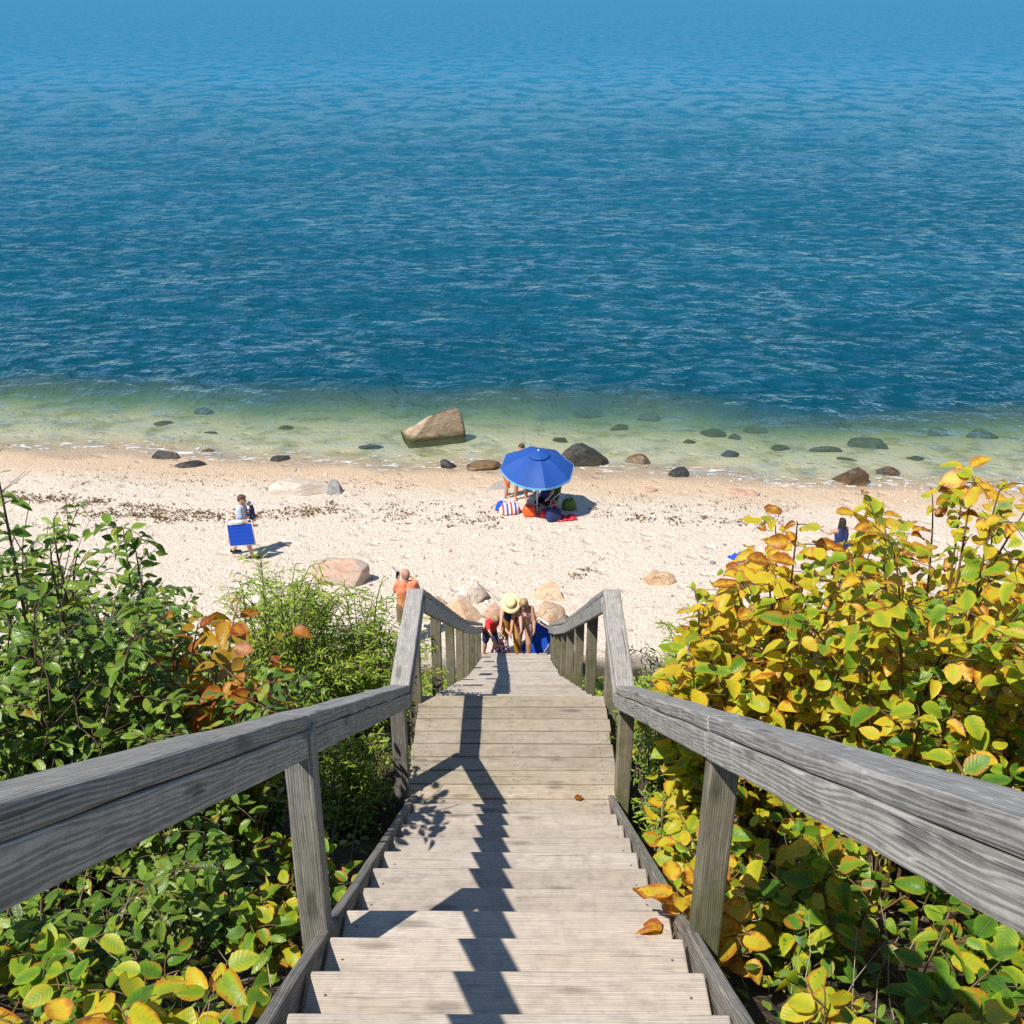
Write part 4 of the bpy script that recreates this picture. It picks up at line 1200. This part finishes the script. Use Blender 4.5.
M['blue_canvas'] = mat_flat('blue_canvas', (.012, .085, .56), .75, .3, .1, 30, .2)
M['alu'] = mat_flat('pale_aluminium', (.70, .62, .58), .4, .5)
M['white_metal'] = mat_flat('white_metal', (.75, .75, .76), .4, .5)
M['green_canvas'] = mat_flat('green_canvas', (.13, .24, .03), .75, .3)
M['umb_blue'] = mat_flat('blue_umbrella_cloth', (.022, .105, .43), .6, .4, .1, 12, .1, trans=.25)
M['umb_trim'] = mat_flat('light_blue_trim', (.16, .48, .80), .6, .3)
M['red_cloth'] = mat_flat('red_nylon', (.65, .03, .04), .6, .4)
M['orange_cloth'] = mat_flat('orange_red_plastic', (.85, .11, .02), .5, .4)
M['stripe'] = mat_stripes('striped_towel', [(.75, .08, .05), (.80, .78, .75), (.06, .12, .50), (.80, .78, .75)], 4.5)

# --- walker with the chair
p = on_beach(245, 556)
walk, J = human('person in pale grey shirt walking right with folded blue beach chair under one arm', p, R(-90), 1.74, lean=4,
                legs=((-16, 14, 3), (20, 8, 3)), arms=((15, 62, 2), (8, 62, 6)), head_pitch=10, wear=(('shirt', 'c_grey'), ('shorts', 'c_olive'), ('shoes', 'c_black')), hair=('hair_brown', 'short'))
# small child carried on the walker's far side
q = J['chest']+Vector((.25, .13, .14))
kid, JK = human('small child in a dark top and white hat carried in front of the walker', q+Vector((0, 0, -.36)), R(90), .80, lean=6,
                legs=((40, 70, 14), (40, 70, 14)), arms=((20, 95, 5), (20, 95, 5)), sit=.0, skin='skin', wear=(('shirt', 'c_navy'), ('shorts', 'c_navy')), hair=('hair_brown', 'long'),
                hat=('sun_hat', 'c_white', [(.11, -.02), (.085, .0), (.068, .005), (.062, .04), (.04, .06), (.015, .066)]))
def folded_chair(name, label, loc, rot, w=.60, h=.66, group=None):
    r = thing(name, label, 'beach chair', loc, 0, group); r.rotation_euler = rot
    bm = bmesh.new()
    for s in (-1, 1):
        rod(bm, (s*w/2, 0, -h/2), (s*w/2, 0, h/2), .014); rod(bm, (s*(w/2-.03), .035, -h/2+.02), (s*(w/2-.03), .035, h/2-.1), .013)
    for z in (-h/2, h/2): rod(bm, (-w/2, 0, z), (w/2, 0, z), .014)
    bm_obj('frame', bm, M['alu'], r, True)
    bm = bmesh.new()
    n = 24
    for i in range(n):
        z0 = -h/2+.02+(h-.12)*i/n
        bx(bm, (0, -.012-.003*math.sin(i*1.3), z0+(h-.12)/n/2), (w-.03, .012, (h-.12)/n*1.02))
    bm_obj('back_cloth', bm, M['blue_canvas'], r)
    bm = bmesh.new(); v = bx(bm, (-.05, -.02, h/2-.03), (w*.55, .07, .075)); bmesh.ops.bevel(bm, geom=bm.edges[:], offset=.02, segments=2, affect='EDGES')
    bm_obj('head_pillow', bm, M['c_white'], r, True)
    bm = bmesh.new()
    bx(bm, (0, .045, -.05), (w-.06, .012, h*.7)); bm_obj('seat_cloth', bm, M['blue_canvas'], r)
    return r
cpos = J[1]['wr']
folded_chair('beach_chair', 'folded blue canvas beach chair carried upright by the walker', (p.x+.06, p.y-.34, p.z+.80), (R(0), R(-3), R(4)), .60, .66)

# --- man in orange
p = on_beach(409, 642)
man, J = human('bald man in coral orange shirt seen from behind beside the left lower handrail', (p.x, p.y, ground(p.x, p.y)), R(8), 1.78, lean=0, legs=((2, 2, 5), (-2, 2, 5)),
               arms=((30, 118, 14), (24, 92, 16)), head_pitch=12, head_yaw=18, skin='skin_tan', wear=(('shirt', 'c_orange'), ('shorts', 'c_olive'), ('shoes', 'c_black')), hair=('hair_stub', 'bald'), girth=1.18)
bm = bmesh.new(); bx(bm, (0, 0, 0), (.075, .012, .15)); bmesh.ops.bevel(bm, geom=bm.edges[:], offset=.005, segments=2, affect='EDGES')
ph = tag(bm_obj('phone', bm, M['c_black']), 'black phone held up by the bald man in orange', 'phone')
ph.location = J[-1]['wr']+Vector((.0, .02, .10)); ph.rotation_euler = (R(-15), R(10), R(20))

# --- climbing group at the foot of the stairs
def foot(px, py): 
    p = on_beach(px, py); return Vector((p.x, p.y, ground(p.x, p.y)))
p = foot(490, 657)
human('child in red leaning forward at the left side of the foot of the stairs', p, R(205), 1.30, lean=30, legs=((22, 20, 4), (-8, 4, 4)), arms=((60, 20, 10), (50, 25, 10)), head_pitch=40, wear=(('shirt', 'c_red'), ('shorts', 'c_navy')), hair=('hair_blond', 'short'))
p = foot(511, 656)
human('person in a yellow straw hat and navy top bending at the foot of the stairs', p+Vector((0, .15, 0)), R(180), 1.64, lean=32, legs=((30, 35, 5), (-2, 6, 5)), arms=((58, 10, 8), (52, 15, 8)), head_pitch=28, wear=(('tank', 'c_navy'), ('trousers', 'c_mustard')), hair=('hair_brown', 'long'),
      hat=('straw_hat', 'straw', HAT, ('straw_band', (.0695, .002, .067, .016))) if False else ('straw_hat', 'straw', HAT, ('c_olive', (.0705, .003, .0665, .018))))
p = foot(524, 658)
human('woman in a floral bikini stepping onto the stairs next to the blue folded chair', p, R(176), 1.62, lean=16, legs=((28, 34, 3), (-4, 4, 3)), arms=((20, 55, 12), (18, 30, 14)), head_pitch=26, skin='skin_tan', wear=(('top', 'f_bikini'), ('brief', 'f_bikini')), hair=('hair_blond', 'long'))
# pink floral bag held between the two
def tote(name, label, loc, rz, w, d, h, mat, strap, group=None):
    r = thing(name, label, 'bag', loc, rz, group)
    bm = bmesh.new()
    bmesh.ops.create_uvsphere(bm, u_segments=28, v_segments=18, radius=1.)
    o = Vector((w*37, h*91, d*13))
    for v in bm.verts:
        c = v.co
        for i in range(3): c[i] = math.copysign(abs(c[i])**.55, c[i])
        f = 1+.16*mnoise.noise(c*1.8+o)
        v.co = Vector((c.x*w/2*f*(1-.16*c.z), c.y*d/2*f*(1-.28*c.z), (c.z*.5+.5)*h*(1+.08*mnoise.noise(c*2.2-o))))
    bm_obj('bag_body', bm, M[mat], r, True)
    for s in (-1, 1):
        bm = bmesh.new()
        pts = [(-w*.22, s*d*.22, h*.9), (-w*.18, s*d*.26, h*1.22), (0, s*d*.3, h*1.34), (w*.18, s*d*.26, h*1.22), (w*.22, s*d*.22, h*.9)]
        for a, b in zip(pts, pts[1:]): rod(bm, a, b, .009, 8)
        bm_obj('bag_strap', bm, M[strap], r, True)
    return r
p = foot(501, 657)
tote('beach_bag', 'pink and white floral beach bag between the child in red and the straw hat person', p, .3, .36, .22, .42, 'f_red', 'c_white')
p = foot(520, 640)
tote('beach_bag', 'light blue and white bag standing behind the woman in the bikini', p+Vector((.05, .6, 0)), .1, .42, .28, .50, 'c_blue', 'c_white')
p = foot(541, 657)
folded_chair('beach_chair', 'folded blue beach chair leaning tilted beside the woman in the bikini', p+Vector((-.05, .1, .36)), (R(-14), R(28), R(-12)), .46, .80)

# --- umbrella group
pu = on_beach(537, 514)
um = thing('beach_umbrella', 'blue beach umbrella with light blue trim on a white pole', 'umbrella', pu)
bm = bmesh.new(); rod(bm, (0, 0, -.25), (0, 0, 1.78), .017, 14); bm_obj('pole', bm, M['white_metal'], um, True)
RU, ZR, ZT = .985, 1.36, 1.80
def canopy():
    bm = bmesh.new()
    n = 8; sub = 8; prof = 9
    grid = []
    for j in range(prof+1):
        t = .12+.88*j/prof
        row = []
        for i in range(n*sub):
            a = 2*math.pi*(i/(n*sub))+.2
            ph_ = (i % sub)/sub
            sag = math.cos((ph_-.5)*math.pi)              # 1 in the middle of a panel
            rr_ = RU*t*(1-.060*sag*t)
            z = ZR+(ZT-ZR)*(1-t**1.75)-.065*sag*t*(1-.3*t)
            row.append(bm.verts.new((rr_*math.cos(a), rr_*math.sin(a), z)))
        grid.append(row)
    m = n*sub
    for a, b in zip(grid, grid[1:]):
        for i in range(m): bm.faces.new((a[i], a[(i+1) % m], b[(i+1) % m], b[i]))
    return bm
tilt = Matrix.Rotation(R(0), 4, 'Y')
can = bm_obj('canopy', canopy(), M['umb_blue'], um, False)
bm = bmesh.new(); m = 64
rows = []
for dz, k_ in ((.0, 1.003), (-.055, 1.01)):
    row = []
    for i in range(m):
        a = 2*math.pi*i/m+.2; sag = math.cos(((i % 8)/8-.5)*math.pi); rr_ = RU*(1-.060*sag)*k_
        row.append(bm.verts.new((rr_*math.cos(a), rr_*math.sin(a), ZR-.0455*sag+dz)))
    rows.append(row)
for i in range(m): bm.faces.new((rows[0][i], rows[0][(i+1) % m], rows[1][(i+1) % m], rows[1][i]))
tr = bm_obj('trim', bm, M['umb_trim'], can); sd = tr.modifiers.new('t', 'SOLIDIFY'); sd.thickness = .006
bm = bmesh.new()
vt = []
for (r_, z_) in ((.30, ZT-.015), (.20, ZT+.028), (.09, ZT+.055), (.02, ZT+.068)):
    vt.append([bm.verts.new((r_*math.cos(2*math.pi*i/32+.2), r_*math.sin(2*math.pi*i/32+.2), z_-.012*math.cos(((i % 4)/4-.5)*math.pi)*(r_/.3))) for i in range(32)])
for a, b in zip(vt, vt[1:]):
    for i in range(32): bm.faces.new((a[i], a[(i+1) % 32], b[(i+1) % 32], b[i]))
bm.faces.new(vt[-1]); vn = bm_obj('vent', bm, M['umb_blue'], um, True)
bm = bmesh.new(); bmesh.ops.create_uvsphere(bm, u_segments=12, v_segments=8, radius=.028, matrix=Matrix.Translation((0, 0, ZT+.085))); bm_obj('finial', bm, M['white_metal'], um, True)
for i in range(8):
    a = 2*math.pi*i/8+.2
    bm = bmesh.new()
    ps = [(RU*t*math.cos(a), RU*t*math.sin(a), ZR+(ZT-ZR)*(1-t**1.75)-.012) for t in (.05, .3, .55, .8, 1.)]
    for q1, q2 in zip(ps, ps[1:]): rod(bm, q1, q2, .004, 6)
    bm_obj('rib', bm, M['white_metal'], um)

Tm = Matrix.Translation((0, 0, ZT-.3)) @ Matrix.Rotation(R(11), 4, 'X') @ Matrix.Rotation(R(3), 4, 'Y') @ Matrix.Translation((0, 0, -(ZT-.3)))
for c_ in list(um.children):
    if c_.name.split('.')[0] != 'pole': c_.matrix_local = Tm

def low_chair(label, loc, rz, cloth):
    r = thing('low_chair', label, 'beach chair', loc, rz)
    bm = bmesh.new()
    for s in (-1, 1):
        rod(bm, (s*.27, -.30, .0), (s*.27, .32, .24), .013); rod(bm, (s*.27, .30, .0), (s*.27, -.22, .26), .013); rod(bm, (s*.27, -.18, .16), (s*.27, -.46, .78), .013); rod(bm, (s*.29, -.30, .42), (s*.29, .25, .40), .017); rod(bm, (s*.27, .25, .2), (s*.29, .25, .40), .012)
    rod(bm, (-.27, -.46, .78), (.27, -.46, .78), .013); rod(bm, (-.27, .32, .24), (.27, .32, .24), .013)
    bm_obj('frame', bm, M['alu'], r, True)
    bm = bmesh.new(); bx(bm, (0, .07, .20), (.52, .50, .014), Matrix.Rotation(R(8), 4, 'X')); bm_obj('seat', bm, M[cloth], r)
    bm = bmesh.new(); bx(bm, (0, -.325, .48), (.52, .014, .64), Matrix.Rotation(R(24), 4, 'X')); bm_obj('backrest', bm, M[cloth], r)
    return r
p = on_beach(546, 508)
low_chair('low green beach chair in the shade of the umbrella', p, R(150), 'green_canvas')
human('person in a navy shirt sitting in the shade in the low green chair', p+Vector((.0, -.02, 0)), R(150), 1.7, lean=-12, legs=((78, 50, 8), (74, 42, 8)), arms=((35, 40, 12), (30, 45, 12)), sit=.20, wear=(('shirt', 'c_navy'), ('shorts', 'c_black')), hair=('hair_dark', 'short'))
p = on_beach(507, 497)
human('child in orange swim shorts standing bare chested left of the umbrella', p, R(-60), 1.42, lean=16, legs=((12, 16, 4), (-8, 6, 4)), arms=((40, 35, 10), (25, 40, 10)), head_pitch=14, skin='skin_tan', wear=(('shorts', 'c_swim'),), hair=('hair_blond', 'short'))
p = on_beach(521, 501)
human('person standing behind the blue umbrella with only the head and legs showing', p+Vector((.0, .1, 0)), R(190), 1.74, lean=4, legs=((6, 6, 5), (-4, 4, 5)), arms=((12, 30, 10), (10, 25, 10)), skin='skin_tan', wear=(('brief', 'c_swim'), ('tank', 'c_swim')), hair=('hair_brown', 'short'))
p = on_beach(514, 513)
tote('beach_bag', 'blue, red and white striped bag left of the orange one', p+Vector((-.12, 0, 0)), .2, .52, .34, .30, 'stripe', 'c_white')
p = on_beach(502, 510)
tote('beach_bag', 'small blue bag at the left end of the row below the umbrella', p, -.3, .30, .26, .26, 'blue_canvas', 'c_white')
p = on_beach(531, 515)
tote('beach_bag', 'round orange red bag at the foot of the umbrella pole', p+Vector((-.05, -.02, 0)), .1, .34, .30, .30, 'orange_cloth', 'red_cloth')
p = on_beach(553, 520)
tote('backpack', 'navy backpack with red sides right of the umbrella pole', p, .4, .40, .30, .38, 'c_navy', 'red_cloth')
p = on_beach(545, 517)
tote('beach_bag', 'small dark red bag between the umbrella pole and the navy backpack', p, .2, .26, .22, .22, 'red_cloth', 'c_black')
def towel(label, loc, rz, w, d, mat):
    bm = bmesh.new(); n = 20
    g_ = [[bm.verts.new((w*(i/n-.5), d*(j/n-.5), .02+.035*(mnoise.noise(Vector((i*.35, j*.35, w*9)))+.6)+.02*math.sin(i*.9))) for i in range(n+1)] for j in range(n+1)]
    for j in range(n):
        for i in range(n): bm.faces.new((g_[j][i], g_[j][i+1], g_[j+1][i+1], g_[j+1][i]))
    o = bm_obj('towel', bm, M[mat], None, True); o.location = loc; o.rotation_euler = (0, 0, rz)
    sd = o.modifiers.new('t', 'SOLIDIFY'); sd.thickness = .012
    return tag(o, label, 'towel')
p = on_beach(566, 519)
towel('crumpled red towel on the pebbles right of the navy backpack', (p.x, p.y, p.z), .3, .55, .35, 'red_cloth')
p = on_beach(569, 509)
tote('beach_bag', 'olive green bag in the umbrella shade', p, .2, .36, .28, .30, 'green_canvas', 'c_black')

# --- person behind the right bush
p = on_beach(840, 552)
human('dark haired person sitting on the beach behind the yellow bushes, only the head showing', (p.x, p.y, ground(p.x, p.y)), R(20), 1.66, lean=6, legs=((96, 95, 8), (92, 88, 8)), arms=((50, 30, 10), (45, 30, 10)), sit=.03, wear=(('tank', 'c_navy'), ('shorts', 'c_black')), hair=('hair_dark', 'long'))
p = on_beach(741, 558)
towel('small blue towel on the sand peeping out left of the yellow bushes', (p.x, p.y, p.z), .6, .55, .40, 'blue_canvas')

# ------------------------------------------------------------------ light, sky, camera
W = bpy.data.worlds.new('World'); scene.world = W; W.use_nodes = True
t = NT('', W)
sky = t.n('ShaderNodeTexSky'); sky.sky_type = 'NISHITA'; sky.sun_disc = False
el = math.asin(SUN.z); azr = math.atan2(SUN.x, SUN.y)
sky.sun_elevation = el; sky.sun_rotation = azr % (2*math.pi); sky.altitude = 10.; sky.air_density = 1.; sky.dust_density = .0; sky.ozone_density = 4.0
bg = t.n('ShaderNodeBackground', i_Strength=.10); t.t.links.new(sky.outputs[0], bg.inputs[0])
wo = t.n('ShaderNodeOutputWorld'); t.t.links.new(bg.outputs[0], wo.inputs[0])
sl = bpy.data.lights.new('sun', 'SUN'); sl.energy = 4.6; sl.angle = R(.53); sl.color = (1., .95, .87)
so = bpy.data.objects.new('sun', sl); COL.objects.link(so); so.rotation_euler = SUN.to_track_quat('Z', 'Y').to_euler(); so.location = (-20, -20, 40)

cd = bpy.data.cameras.new('camera'); co = bpy.data.objects.new('camera', cd); COL.objects.link(co)
cd.sensor_width = 36; cd.sensor_fit = 'HORIZONTAL'; cd.lens = 36*F/1024; cd.clip_start = .05; cd.clip_end = 20000
co.location = CAM; co.rotation_euler = (math.pi/2-TILT, 0, YAW)
scene.camera = co
scene.view_settings.view_transform = 'Standard'; scene.view_settings.look = 'None'
scene.view_settings.exposure = .32; scene.view_settings.gamma = 1
scene.cycles.use_denoising = False
scene.cycles.max_bounces = 8; scene.cycles.transparent_max_bounces = 12
scene.cycles.sample_clamp_indirect = 4.
